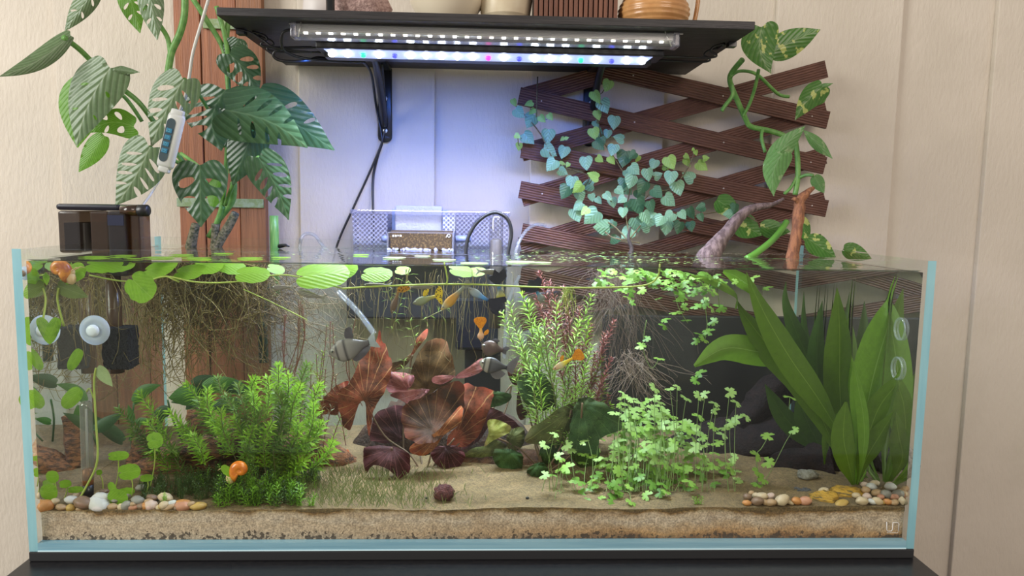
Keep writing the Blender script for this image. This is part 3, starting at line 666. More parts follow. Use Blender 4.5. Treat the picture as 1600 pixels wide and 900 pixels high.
tubing('clear thin tubes hanging down right of the submerged pump', [P(812, 430, .38), P(795, 470, .385), P(790, 520, .385), P(788, 560, .385)], .0035)
# bamboo like stem
c = P(429, 385, .36)
t = thing('cut_bamboo', 'cut green hollow stem standing upright in the water beside the monstera', 'plant stem', (c.x, .36, .25))
mb = MB(); tz = P(429, 337, .36).z; lathe(mb, (c.x, .36, .30), [(.0075, 0), (.0078, tz-.33), (.0074, tz-.30), (.0066, tz-.30), (.006, tz-.31), (0, tz-.31)], 20); mb.build('stalk', mat('stem_green', (.07, .22, .05), .4, col2=(.16, .32, .08), ns=18, stretch=(8, 8, .5)), t)
mb = MB(); lathe(mb, (c.x, .355, .355), [(0, 0), (.012, 0), (.019, .010), (.019, .018), (0, .018)], 24, flat=.7); mb.build('collar', BLACK, t)
mb = MB(); tube(mb, [(c.x, .355, .356), P(410, 500, .37), P(412, 566, .37)], .0085, 14); mb.build('dark_tube', mat('dark_green_tube', (.025, .07, .045), .4), t)
mb = MB(); tube(mb, [P(436, 385, .35), P(446, 383, .345), P(452, 385, .34)], lambda u: .004*(1-u*.7), 10); tag(mb.build('feeding_cone', BLACK), 'small black cone lying at the foot of the cut green stem', 'cone')
# dark panel behind the right part of the tank
A = P(942, 492, .43); B = P(1300, 790, .43)
DP = mat('charcoal_panel', (.030, .026, .028), .5, col2=(.036, .031, .033), ns=6)
t = thing('dark_board', 'dark charcoal board leaning on the wall behind the right half of the aquarium', 'panel', ((A.x+B.x)/2, .44, -.0135))
mb = MB(); box(mb, (A.x, .425, -.0133), (B.x, .437, A.z), bev=.002); mb.build('sheet', DP, t, smooth=False)
mb = MB()
for xx in (1005, 1020): 
    a = P(xx, 500, .424); box(mb, (a.x, .4235, .05), (a.x+.004, .4249, A.z))
mb.build('upright_rib', mat('rib_grey', (.06, .052, .05), .5), t, smooth=False)

# ------------------------------------------------------------------ trellis
t = thing('wooden_trellis', 'dark red brown expanding wooden trellis on the wall behind the climbing fig', 'trellis', P(1050, 300, .45))
TR = mat('trellis_wood', (.17, .062, .035), .65, col2=(.11, .036, .02), ns=7, stretch=(1.5, 6, 1.5), bump=.3, bs=14, bstretch=(2, 10, 2))
def slat_mat():
    m, nt, o = newmat('trellis_wood'); uv = nd(nt, 'ShaderNodeUVMap'); mpn = nd(nt, 'ShaderNodeMapping'); nt.links.new(uv.outputs[0], mpn.inputs[0])
    mpn.inputs['Scale'].default_value = (3, 14, 1)
    oi = nd(nt, 'ShaderNodeObjectInfo'); nt.links.new(oi.outputs['Random'], mpn.inputs['Location'])
    n = nd(nt, 'ShaderNodeTexNoise'); n.inputs['Scale'].default_value = 3; n.inputs['Detail'].default_value = 6; nt.links.new(mpn.outputs[0], n.inputs[0])
    c = ramp(nt, n.outputs[0], [(.3, (.05, .018, .010)), (.5, (.095, .034, .019)), (.68, (.16, .065, .04))])
    sp = nd(nt, 'ShaderNodeSeparateXYZ'); nt.links.new(uv.outputs[0], sp.inputs[0])
    gr = mth(nt, 'SINE', mth(nt, 'MULTIPLY', sp.outputs[1], 2*pi*7))
    b = nd(nt, 'ShaderNodeBsdfPrincipled'); nt.links.new(c, b.inputs[0]); b.inputs['Roughness'].default_value = .6
    bn = nd(nt, 'ShaderNodeBump'); bn.inputs['Strength'].default_value = .5; bn.inputs['Distance'].default_value = .0012; nt.links.new(gr, bn.inputs['Height'])
    nt.links.new(bn.outputs[0], b.inputs['Normal']); nt.links.new(b.outputs[0], o.inputs[0]); return m
TRS = slat_mat(); NAIL = mat('nail', (.55, .48, .42), .4, .5)
def slat(a, b, Y, nails=()):
    A = P(*a, Y); B = P(*b, Y); A.y = B.y = Y; d = (B-A).normalized(); n = Vector((-d.z, 0, d.x)); w = .0162; th = .0038
    vs = []; uv = []
    L = (B-A).length
    for p, u in ((A, 0), (B, L*5)):
        for s, v in ((-1, 0), (1, 1)):
            for yy in (-th, th): vs.append(p+n*w*s+Vector((0, yy, 0))); uv.append((u, v))
    # order: A-,y- 0; A-,y+ 1; A+,y- 2; A+,y+ 3; B.. 4-7
    mb = MB(); mb.add(vs, [(0, 4, 6, 2), (1, 3, 7, 5), (0, 1, 5, 4), (2, 6, 7, 3), (0, 2, 3, 1), (4, 5, 7, 6)], 0, uv)
    o = mb.build('slat', TRS, t, smooth=False)
    for px in nails:
        f = (px-a[0])/(b[0]-a[0]); p = A+(B-A)*f; mb = MB(); ell(mb, p+Vector((0, -th, 0)), (.0016, .0009, .0016), seg=8, ring=4); mb.build('nail', NAIL, o)
YF, YB = .448, .4565
slat((935, 106), (1293, 188), YF, (988, 1127, 1267)); slat((811, 150), (1288, 259), YF, (845, 988, 1127, 1265)); slat((815, 233), (1291, 326), YF, (846, 1127, 1267))
slat((812, 296), (1290, 391), YF, (846, 1127)); slat((815, 362), (1290, 452), YF); slat((813, 430), (1200, 505), YF)
slat((822, 150), (975, 108), YB); slat((815, 239), (1290, 108), YB); slat((815, 310), (1290, 172), YB); slat((813, 384), (1288, 243), YB)
slat((813, 452), (1288, 312), YB); slat((813, 505), (1284, 378), YB)

# ------------------------------------------------------------------ leaves
def half(kind):
    return {'heart': [(0, .0), (-.07, .16), (-.075, .30), (.02, .43), (.16, .495), (.32, .48), (.50, .40), (.68, .28), (.84, .14), (.94, .05), (1, 0)],
            'ovate': [(0, .0), (-.02, .20), (.06, .36), (.2, .47), (.36, .49), (.54, .43), (.72, .3), (.87, .15), (.95, .06), (1, 0)],
            'lance': [(0, 0), (.04, .07), (.15, .24), (.3, .42), (.45, .49), (.6, .45), (.76, .30), (.9, .12), (1, 0)],
            'oval': [(0, 0), (.0, .18), (.08, .36), (.25, .48), (.5, .5), (.75, .45), (.92, .30), (.99, .13), (1, 0)],
            'penny': [(.12, 0), (.0, .06), (-.02, .2), (.05, .36), (.2, .46), (.36, .47), (.5, .52), (.66, .46), (.8, .42), (.93, .27), (.97, .12), (1, 0)]}[kind]
def outline(kind, k=3):
    h = half(kind); pts = h + [(u, -v) for u, v in reversed(h[1:-1])]
    return [(p.x, p.y) for p in sm2(pts, k)]
def mon_holes(n, rnd, ln=.26, wd=.030, sides=(1, -1)):
    hs = []
    for s in sides:
        for i in range(n):
            u = .13+.62*(i+.5)/n + rnd.uniform(-.02, .02); amp = interp([.30, .30, .27, .20, .12], u)
            cu, cv = u, s*(.05+amp*.62); ll = amp*ln/.26*.46; ww = wd*rnd.uniform(.7, 1.25)
            pts = []
            for k in range(12):
                a = 2*pi*k/12; x = cos(a)*ll; y = sin(a)*ww*(1+.3*cos(a))
                pts.append((cu+x*.34+y*.9, cv+s*(x*.95-y*.3)))
            hs.append(pts)
    return hs
def leaf(name, parent, m, base, tip, width, Y, kind='heart', ty=0, tv=0, fold=.2, corr=0, N=7, curl=0, holes=0, hl=.26, hw=.03, skew=0, step=15, seed=1, sides=(1, -1), label=None, bend=0):
    rnd = random.Random(seed)
    B = Vector(base); T_ = Vector(tip); d = T_-B; L = d.length; n = Vector((-d.y, d.x))/L
    ol = outline(kind)
    hs = mon_holes(holes, rnd, hl, hw, sides) if holes else []
    V, fs = cdt([(u*L, v*width) for u, v in ol], [[(u*L, v*width) for u, v in h] for h in hs], max(L, width)/step)
    vs = []; uvs = []; wm = width*mp(Y); Lm = L*mp(Y)
    for p in V:
        u = p.x/L; v = p.y/width
        px = B + d*u + n*(width*(v+skew*sin(pi*min(max(u, 0), 1)))+bend*sin(pi*min(max(u, 0), 1)))
        y = Y + ty*(u-.3) + tv*v + fold*wm*(abs(v)**1.3) + curl*Lm*(u-.3)**2
        if corr: y += corr*sin(2*pi*(u*N-abs(v)*1.6))*min(1, abs(v)*6)*(1-.5*abs(v))
        vs.append(P(px.x, px.y, y)); uvs.append((u, v+.5))
    mb = MB(); mb.add(vs, fs, 0, uvs); return mb.build(name, m, parent, label=label)
def stemtube(parent, pts, r, m, n=8, name='stem', k=5, r2=None, label=None):
    mb = MB(); s = sm(pts, k); tube(mb, s, (lambda u: r+(r2-r)*u) if r2 else r, n); return mb.build(name, m, parent, label=label)

MON = leafmat('monstera_green', (.035, .09, .035), (.12, .21, .10), N=6, k=1.4, vw=.75, rough=.3, trans=.18, vamt=.4, bump=.5, spec=.6)
MONG = leafmat('monstera_grey_green', (.12, .19, .085), (.34, .42, .27), N=6, k=1.4, vw=.55, rough=.35, trans=.2, vamt=.5, bump=.6)
MONB = leafmat('monstera_bright', (.14, .36, .03), (.30, .55, .12), N=8, k=1.6, rough=.4, trans=.45, vamt=.5, bump=.4)
STG = mat('stem_mid_green', (.10, .26, .05), .45, col2=(.16, .34, .08), ns=20)
STD = mat('stem_dark_green', (.05, .12, .04), .45)
mo = thing('monstera', 'climbing monstera with slotted leaves growing out of the tank against the plank board', 'plant', P(325, 385, .385))
def mleaf(i, *a, **k): leaf('leaf', mo, *a, corr=k.pop('corr', .0011), seed=i*3+1, **k)
mleaf(1, MONG, (110, 55), (-2, 120), 34, .22, fold=.5, ty=-.05, kind='ovate', bend=-9)
mleaf(2, MONG, (152, -22), (101, 49), 38, .26, fold=.6, holes=2, kind='ovate')
mleaf(3, MONG, (172, 106), (119, 229), 84, .24, fold=.25, holes=2, hl=.12, hw=.02, kind='heart', skew=.10, label=None)
mleaf(4, MONB, (150, 118), (121, 231), 80, .28, fold=.2, kind='ovate', skew=.12)
mleaf(5, MONG, (172, 108), (219, 113), 12, .24, fold=.6, kind='lance')
mleaf(6, MONB, (209, 198), (138, 208), 46, .27, fold=.15, holes=2, hw=.06, kind='heart', corr=.001, bend=12)
mleaf(7, MONB, (163, 212), (123, 269), 36, .28, fold=.2, kind='ovate')
mleaf(8, MONG, (287, 124), (236, 230), 74, .20, fold=.35, holes=4, hw=.035, hl=.30, kind='heart', skew=-.02, bend=5)
mleaf(9, MONG, (234, 230), (180, 322), 78, .19, fold=.3, holes=4, hw=.030, hl=.3, kind='heart', bend=-4)
mleaf(10, MON, (352, 140), (346, 236), 110, .30, fold=.2, holes=4, hw=.055, hl=.33, kind='heart', bend=18)
mleaf(11, MON, (358, 84), (402, 157), 58, .30, fold=.25, holes=3, hw=.06, hl=.30, kind='heart', bend=-8)
mleaf(12, MON, (352, 172), (481, 231), 92, .24, fold=.3, holes=4, hw=.026, hl=.28, kind='heart', bend=-12)
mleaf(13, MON, (408, 156), (523, 235), 78, .30, fold=.2, holes=2, hw=.03, kind='heart')
mleaf(14, MON, (395, 205), (363, 290), 66, .27, fold=.3, kind='heart')
mleaf(15, MON, (404, 246), (451, 344), 62, .24, fold=.25, holes=4, hw=.034, hl=.32, kind='heart', bend=-5)
mleaf(16, MON, (312, 258), (314, 355), 88, .22, fold=.3, holes=2, hw=.085, hl=.30, kind='heart')
mleaf(17, MONB, (196, -30), (219, 52), 42, .30, fold=.25, holes=3, hw=.035, kind='ovate')
mleaf(18, MONG, (230, -30), (246, 63), 42, .26, fold=.5, holes=3, kind='ovate')
mleaf(19, MON, (368, 195), (380, 250), 60, .32, fold=.2, kind='heart')
mleaf(20, MON, (372, 60), (360, 100), 40, .34, fold=.2, kind='ovate')
mleaf(21, MON, (365, 160), (352, 215), 52, .35, fold=.2, kind='ovate')
mleaf(22, MONB, (345, 268), (330, 330), 30, .33, fold=.3, kind='lance')
for pts, r in (([(332, 384, .385), (345, 330, .38), (352, 280, .37), (356, 210, .36), (357, 140, .36), (350, 80, .36), (325, 35, .36), (296, -10, .36)], .0045),
               ([(289, -10, .33), (288, 25, .33), (280, 55, .33), (268, 82, .33), (262, 118, .32)], .006),
               ([(266, 84, .33), (262, 60, .33), (250, 40, .32), (236, 22, .31), (215, -5, .3)], .004),
               ([(99, 58, .23), (125, 78, .26), (150, 103, .28), (182, 132, .29), (215, 158, .3), (240, 190, .31), (270, 232, .33), (300, 270, .35), (335, 310, .37)], .0042),
               ([(170, 138, .27), (190, 148, .28), (204, 163, .29), (222, 190, .3)], .0032),
               ([(234, 230, .2), (245, 238, .22), (280, 255, .28), (318, 280, .33), (340, 315, .36)], .0032),
               ([(288, 124, .21), (305, 140, .25), (330, 180, .32), (350, 230, .35)], .003),
               ([(404, 246, .25), (385, 262, .29), (366, 285, .33), (352, 320, .36)], .0034),
               ([(395, 205, .28), (380, 225, .3), (360, 270, .34)], .003), ([(312, 262, .23), (300, 252, .26), (283, 240, .28)], .003),
               ([(365, 286, .35), (362, 315, .37), (340, 345, .38)], .006), ([(348, 322, .37), (338, 350, .375), (326, 370, .38)], .005),
               ([(357, 30, .36), (353, 80, .36), (358, 150, .36)], .0045), ([(338, 10, .35), (350, 50, .35), (357, 92, .33)], .004)):
    stemtube(mo, [P(*p) for p in pts], r, STG)
BARK = mat('old_stem', (.06, .07, .035), .8, col2=(.22, .20, .13), ns=40, bump=.8)
stemtube(mo, [P(296, 400, .375), P(300, 376, .37), P(306, 350, .365)], .0105, BARK, 10, 'old_stem', r2=.007)
stemtube(mo, [P(330, 400, .38), P(342, 378, .375), P(358, 352, .37), P(368, 333, .365)], .0095, BARK, 10, 'old_stem', r2=.007)
stemtube(mo, [P(334, 398, .38), P(336, 375, .375), P(337, 350, .37)], .007, BARK, 10, 'old_stem')

# pothos on the right
POT = leafmat('pothos_variegated', (.07, .19, .03), (.30, .42, .14), blotch=(.50, .55, .16), N=5, k=1.4, bs=26, blo=.58, bhi=.61, trans=.3, vamt=.35, rough=.3)
POTL = leafmat('pothos_pale', (.15, .33, .10), (.32, .48, .25), blotch=(.30, .44, .2), N=5, k=1.4, bs=22, blo=.60, bhi=.64, trans=.35, vamt=.4, rough=.35)
po = thing('pothos', 'variegated pothos vine climbing the right side of the trellis', 'plant', P(1200, 395, .38))
pl = lambda m, b, t_, wd, Y, **k: leaf('leaf', po, m, b, t_, wd, Y, corr=.0008, **k)
pl(POT, (1190, 42), (1205, 115), 60, .29, fold=.25, bend=10)
pl(POT, (1204, 84), (1282, 46), 44, .33, fold=.25, kind='ovate', bend=-2)
pl(POT, (1285, 136), (1242, 188), 36, .33, fold=.45, bend=4)
pl(POTL, (1270, 140), (1302, 130), 9, .34, fold=.6, kind='lance')
pl(POTL, (1202, 262), (1258, 197), 34, .30, fold=.35, kind='ovate', bend=-4)
pl(POTL, (1222, 240), (1209, 307), 40, .29, fold=.3, kind='heart', bend=8)
pl(POTL, (1255, 203), (1301, 248), 20, .34, fold=.6, kind='lance')
pl(POTL, (1272, 275), (1288, 302), 22, .36, fold=.4, kind='ovate')
pl(STD if False else POT, (1262, 373), (1306, 402), 34, .30, fold=.3, kind='ovate')
pl(POT, (1318, 388), (1362, 404), 28, .34, fold=.3, kind='ovate')
pl(POT, (1252, 340), (1262, 382), 22, .36, fold=.3, kind='ovate')
pl(POT, (1120, 312), (1156, 335), 34, .40, fold=.3, kind='ovate'); pl(POT, (1150, 345), (1190, 368), 40, .41, fold=.3, kind='ovate'); pl(POT, (1188, 355), (1235, 362), 30, .41, fold=.3, kind='ovate')
Z5 = lambda x, y, Y: P(1100+x/2.25, 20+y/2.25, Y)
for pts, r in (([(135, 165, .31), (98, 210, .34), (92, 245, .35), (118, 310, .36), (145, 370, .37), (165, 400, .375), (230, 415, .38), (285, 435, .38), (300, 470, .38), (270, 520, .38), (258, 585, .36)], .0048),
               ([(92, 225, .34), (120, 206, .34), (165, 208, .35), (200, 228, .36), (260, 285, .38), (300, 295, .37)], .003),
               ([(192, 200, .31), (180, 260, .33), (160, 320, .35), (138, 362, .36)], .003),
               ([(98, 250, .34), (100, 290, .34), (75, 325, .34), (62, 345, .34)], .0035),
               ([(207, 408, .37), (202, 440, .36), (215, 490, .35)], .003),
               ([(428, 280, .35), (420, 310, .35), (390, 322, .36), (340, 315, .37)], .0028),
               ([(320, 440, .38), (328, 500, .38), (330, 580, .38), (320, 640, .38)], .005), ([(328, 575, .38), (305, 615, .38), (282, 637, .38)], .003),
               ([(385, 572, .36), (360, 570, .37), (330, 582, .38)], .003)):
    stemtube(po, [Z5(*p) for p in pts], r, STG)
stemtube(po, [Z5(150, 865, .30), Z5(190, 840, .32), Z5(240, 800, .35), Z5(270, 765, .37), Z5(290, 735, .39)], .0058, mat('bright_stem', (.13, .36, .05), .4), 10)

# climbing fig: individual leaves placed with a shared unit leaf
def unitleaf(kind, fold=.18, step=7, corr=0, droop=.12):
    V, fs = cdt(outline(kind, 2), [], 1/step); vs = []; uvs = []
    for p in V:
        z = -fold*abs(p.y)**1.2 - droop*(p.x-.3)**2 + corr*sin(2*pi*(p.x*4-abs(p.y)*2))*min(1, abs(p.y)*5)
        vs.append(Vector((p.x, p.y, z))); uvs.append((p.x, p.y+.5))
    mb = MB(); mb.add(vs, fs, 0, uvs); return mb
FIG = leafmat('fig_leaf', (.17, .34, .20), (.34, .52, .36), N=4, k=1.2, vw=.2, trans=.2, vamt=.5, bump=.7, rough=.4)
FIGD = leafmat('fig_leaf_dark', (.05, .14, .07), (.12, .25, .14), N=4, k=1.2, vw=.4, trans=.2, vamt=.4, rough=.4)
FIGY = leafmat('fig_leaf_young', (.30, .50, .10), (.48, .66, .25), N=4, k=1.2, vw=.4, trans=.35, vamt=.4, rough=.45)
uh = unitleaf('heart', .25, corr=.03)
FM = {c: uh.mesh('fig_leaf', mm) for c, mm in (('b', FIG), ('d', FIGD), ('y', FIGY))}
fg = thing('climbing_fig', 'creeping fig with small puckered heart-shaped leaves spreading over the trellis', 'plant', P(985, 385, .36))
figs = """12 100 30 y;38 155 46 b;88 105 32 y;105 145 32 y;98 195 54 b;158 185 32 y;200 175 28 y;28 275 24 y;85 285 54 b;38 330 30 y;187 275 52 b;195 355 56 b;268 358 48 b;205 425 48 b;265 460 40 b;262 290 18 y;285 285 16 y;262 420 24 y;290 425 20 y;440 70 48 y;480 118 52 b;498 12 44 y;448 165 38 y;440 215 32 b;450 255 40 b;428 262 44 y;498 265 36 b;533 203 54 b;558 285 42 b;525 345 46 b;455 320 46 d;457 395 32 y;385 415 50 b;425 480 46 y;520 400 36 y;585 390 64 d;630 375 38 d;655 393 26 y;637 450 44 b;708 475 50 b;738 422 40 b;825 412 50 y;800 440 26 y;915 410 38 y;910 380 24 y;958 362 20 y;943 345 12 y;990 430 46 y;1010 390 26 y;920 485 50 b;825 490 52 b;865 545 54 b;755 570 46 d;820 610 58 b;620 510 54 b;580 520 44 d;600 555 44 b;680 540 52 d;670 580 46 d;395 530 50 b;345 545 46 y;330 570 26 y;310 515 52 b;278 565 52 d;355 590 44 b;345 640 42 b;335 685 50 b;415 695 64 b;380 665 34 y;470 750 62 b;415 595 30 b;452 610 32 b;500 588 40 b;525 620 38 b;570 605 34 b;578 672 38 b;660 640 64 d;725 640 44 d;735 700 60 b;650 735 54 b;695 745 48 b;600 780 52 b;540 812 42 d;520 735 36 d;805 750 54 b;820 695 50 b;888 685 38 b;870 750 48 d;935 675 44 d;983 648 38 d;985 698 32 d;930 745 38 d;1128 680 40 b;1120 640 50 d;1160 650 40 d;700 700 50 b;770 715 44 b;620 640 44 d;560 560 36 b;610 470 40 b;470 300 34 d;760 480 34 b"""
rnd = random.Random(5); figpos = []
for s in figs.split(';'):
    x, y, d, c = s.split(); x = float(x); y = float(y); d = float(d)/3.332
    px, py = 800+x/3.332, 130+y/3.332
    Y = .425 - .0 + rnd.uniform(-.035, .008) - max(0, (y-450)/450)*.02
    if py < 168 and px > 930: Y -= .03
    an = rnd.uniform(-.9, .9)
    if rnd.random() < .35: an += rnd.choice((-1.3, 1.3))
    dv = Vector((sin(an), rnd.uniform(-.25, .1), -cos(an))); nr = Vector((rnd.uniform(-.45, .45), -1, rnd.uniform(-.1, .75)))
    sc = d*mp(Y)*rnd.uniform(.98, 1.12); sc *= 1.3; fr = frame(dv, nr); c0 = P(px, py, Y) - fr @ Vector((.45*sc, 0, 0))
    inst('leaf', FM[c], fg, c0, fr, (sc*1.05, sc*1.05, sc)); figpos.append((px, py, Y+.008))
mb = MB(); ST2 = mat('brown_twig', (.10, .06, .03), .7, col2=(.14, .13, .05), ns=50)
for pts in ([(985, 395, .36), (983, 370, .38), (978, 330, .41), (984, 290, .42), (965, 255, .425), (940, 215, .425), (935, 180, .42), (938, 120, .41)],
            [(985, 380, .37), (955, 350, .40), (915, 335, .42), (905, 300, .425), (920, 275, .425), (870, 255, .425), (845, 210, .425), (820, 180, .425), (805, 165, .425)],
            [(985, 372, .37), (1015, 340, .41), (1050, 345, .42), (1095, 335, .425), (1150, 330, .42), (1185, 348, .40)],
            [(990, 330, .41), (1020, 300, .42), (1050, 295, .425), (1075, 262, .42), (1085, 238, .42)],
            [(1000, 380, .38), (960, 372, .39), (945, 362, .4)], [(838, 183, .42), (840, 120, .43)]):
    tube(mb, sm([P(*p) for p in pts], 4), .0013, 5)
for (px, py, Y) in figpos:
    b_ = min(figpos, key=lambda q: abs(q[0]-px)+abs(q[1]-py) if q[0] != px else 99)
    if rnd.random() < .8: tube(mb, [P(px, py-2, Y), P((px+b_[0])/2, (py+b_[1])/2+3, Y+.003), P(b_[0], b_[1], b_[2])], .0008, 4)
o = mb.build('twigs', ST2, fg); o['kind'] = 'stuff'
stemtube(fg, [P(985, 398, .35), P(987, 388, .355), P(982, 372, .36), P(985, 355, .37)], .005, mat('dark_root_stem', (.035, .025, .02), .8, bump=.5), 8, 'trunk', r2=.002)
FM2 = uh.mesh('young_leaf', FIGY)

# driftwood twigs standing out of the water
DW = mat('grey_driftwood', (.24, .17, .16), .75, col2=(.10, .065, .06), ns=9, stretch=(3, 3, 1), bump=.5, bs=60)
DWR = mat('red_driftwood', (.38, .16, .07), .75, col2=(.20, .08, .04), ns=12, stretch=(3, 3, .8), bump=.6, bs=60)
t = MB(); tube(t, sm([Z5(-10, 905, .315), Z5(25, 845, .32), Z5(70, 785, .33), Z5(130, 712, .345), Z5(178, 684, .35), Z5(240, 674, .35), Z5(280, 653, .35)], 6), lambda u: interp([.021, .0185, .0125, .0095, .0075, .004, .0025], u), 12, nz=.25)
tag(t.build('driftwood_branch', DW), 'grey brown curved driftwood branch rising from the water', 'driftwood')
t = MB(); tube(t, sm([Z5(300, 900, .30), Z5(312, 850, .305), Z5(326, 760, .31), Z5(334, 690, .315), Z5(338, 660, .315), Z5(362, 632, .32), Z5(385, 615, .325)], 6), lambda u: interp([.0125, .011, .0095, .0098, .0085, .006, .003], u), 12, nz=.3)
tube(t, sm([Z5(336, 680, .315), Z5(322, 655, .31), Z5(314, 660, .31)], 3), .0045, 8, nz=.3)
tag(t.build('driftwood_stub', DWR), 'short upright reddish driftwood stub right of the curved grey branch', 'driftwood')

# ------------------------------------------------------------------ floating leaves and bits
PEN = leafmat('pennywort', (.27, .50, .035), (.42, .62, .12), N=5, k=1.5, vw=.75, trans=.5, vamt=.45, blotch=(.16, .34, .02), bs=30, blo=.56, bhi=.7, rough=.4)
PENP = leafmat('pennywort_pale', (.40, .50, .22), (.5, .6, .3), N=5, k=1.5, vw=.75, trans=.4, vamt=.4, rough=.4)
PENT = leafmat('pennywort_dull', (.17, .22, .06), (.3, .36, .14), N=7, k=1.8, vw=.2, trans=.4, vamt=.6, rough=.4)
pw = thing('pennywort', 'floating pennywort with round lime green leaves strung along the left and the waterline', 'plant', P(230, 420, .12))
def pen(b, t_, wd, Y, m=PEN, kind='penny', **k): leaf('leaf', pw, m, b, t_, wd, Y, kind=kind, fold=k.pop('fold', .12), step=10, **k)
pen((74, 428), (39, 465), 24, .05, kind='oval'); pen((132, 416), (98, 438), 26, .06, kind='oval'); pen((132, 428), (94, 442), 14, .05, kind='oval', ty=.02)
pen((90, 446), (138, 464), 26, .06, PENT, kind='ovate'); pen((204, 434), (238, 466), 46, .04)
pen((45, 495), (50, 540), 26, .03, kind='oval'); pen((90, 497), (73, 538), 20, .05, kind='oval'); pen((40, 550), (48, 578), 22, .03, kind='oval')
pen((126, 546), (108, 578), 18, .06, kind='oval'); pen((152, 574), (176, 604), 20, .05, PENP, kind='ovate')
pen((40, 612), (52, 638), 32, .03, kind='oval'); pen((126, 608), (98, 636), 24, .05, kind='oval')
# just under the surface
for (x, y, w_, h_, Y) in ((164, 412, 52, 14, .1), (190, 414, 40, 12, .16), (250, 418, 62, 20, .08), (297, 424, 50, 12, .08), (325, 415, 48, 14, .16), (362, 416, 44, 10, .2), (396, 428, 50, 12, .07), (432, 420, 26, 10, .14),
                        (506, 428, 80, 18, .07), (536, 424, 50, 16, .1), (590, 428, 48, 20, .06), (630, 422, 24, 8, .2), (722, 422, 40, 10, .1), (745, 424, 30, 10, .14)):
    c = P(x, y, Y); c.z = min(c.z, WL-.006); s = w_*mp(Y)
    fr = frame((1, random.uniform(-.4, .4), random.uniform(-.25, .25)), (random.uniform(-.1, .1), -.75, 1))
    if 'pum' not in globals(): pum = unitleaf('penny', .15, 8); PM = pum.mesh('pennywort_leaf', PEN); PMP = pum.mesh('pennywort_pad', PENP)
    inst('leaf', PM, pw, c-fr@Vector((.5*s, 0, 0)), fr, (s, max(s*.75, .02), s*.5))
# pads lying on the surface
for (x, y, w_) in ((150, 401, 40), (195, 399, 34), (250, 402, 44), (285, 398, 34), (310, 403, 40), (350, 396, 30), (392, 403, 36), (440, 402, 28), (618, 402, 34), (660, 400, 24), (695, 406, 36), (742, 411, 44), (815, 409, 48), (845, 410, 34), (565, 398, 24), (210, 404, 26)):
    c = PZ(x, y, WL+.0012); s = w_*mp(c.y)
    inst('leaf', PMP if x > 600 else PM, pw, c-Vector((.5*s, 0, 0)), frame((1, random.uniform(-.2, .2), 0), (0, 0, 1)), (s, s, s*.02))
YST = mat('yellow_green_stem', (.42, .50, .10), .5, trans=.2)
for pts, r in (([(535, 451, .05), (600, 447, .05), (720, 444, .05), (850, 449, .05), (960, 449, .05), (1010, 445, .05), (1028, 432, .04), (1031, 412, .04)], .0012),
               ([(150, 575, .05), (147, 600, .05), (150, 660, .045), (152, 720, .04), (135, 760, .035), (122, 782, .03)], .0014), ([(135, 612, .05), (140, 607, .05), (146, 622, .05)], .001),
               ([(230, 440, .06), (260, 432, .06), (300, 440, .06), (340, 442, .07), (395, 438, .07)], .0012), ([(262, 432, .06), (280, 441, .06)], .0014),
               ([(395, 436, .07), (450, 430, .08), (540, 452, .06)], .001), ([(92, 450, .06), (90, 470, .06), (100, 510, .06)], .0014), ([(694, 410, .05), (699, 436, .05), (696, 445, .05)], .0012),
               ([(140, 430, .1), (200, 440, .1), (260, 432, .1)], .0012), ([(380, 452, .1), (420, 470, .1), (480, 500, .12)], .0008)):
    stemtube(pw, [P(*p) for p in pts], r, YST, 6)
# lower upright leaves at the front left
for (x, y, w_, h_, Y, sx, sy) in ((185, 712, 34, 14, .05, 178, 770), (202, 737, 36, 24, .035, 206, 775), (229, 747, 22, 11, .05, 228, 770), (83, 745, 18, 18, .04, 86, 775), (78, 769, 24, 24, .03, 90, 790), (58, 738, 12, 14, .04, 60, 770),
                          (184, 780, 32, 30, .025, 195, 790), (102, 756, 20, 12, .05, 100, 780), (242, 688, 26, 24, .06, 235, 760), (57, 716, 14, 8, .05, 58, 760), (176, 764, 12, 22, .035, 185, 790), (155, 738, 10, 8, .06, 160, 770), (198, 768, 26, 12, .04, 200, 788), (118, 765, 26, 10, .04, 125, 785)):
    leaf('leaf', pw, PEN, (x-w_*.45, y+h_*.1), (x+w_*.5, y-h_*.1), h_*1.05, Y, kind='penny', fold=.1, step=9)
    stemtube(pw, [P(x, y, Y+.002), P((x+sx)/2+3, (y+sy)/2, Y+.004), P(sx, sy, Y+.004)], .0008, YST, 5)
# duckweed and crumbs on the surface, right half
DK = mat('duckweed_green', (.22, .42, .07), .5, col2=(.35, .52, .16), ns=60)
mb = MB()
for i in range(420):
    x = random.gauss(.22, .13) if random.random() < .8 else random.uniform(-.5, .5); y = random.uniform(.10, .39)
    if not -.58 < x < .56: continue
    r = random.uniform(.0012, .0034); a0 = random.random()*6; n = 7
    mb.add([(x+r*cos(a0+k*2*pi/n), y+r*.8*sin(a0+k*2*pi/n), WL+.0012) for k in range(n)], [tuple(range(n))])
tag(mb.build('duckweed', DK), 'scattered duckweed floating on the right half of the surface', 'duckweed', kind='stuff')

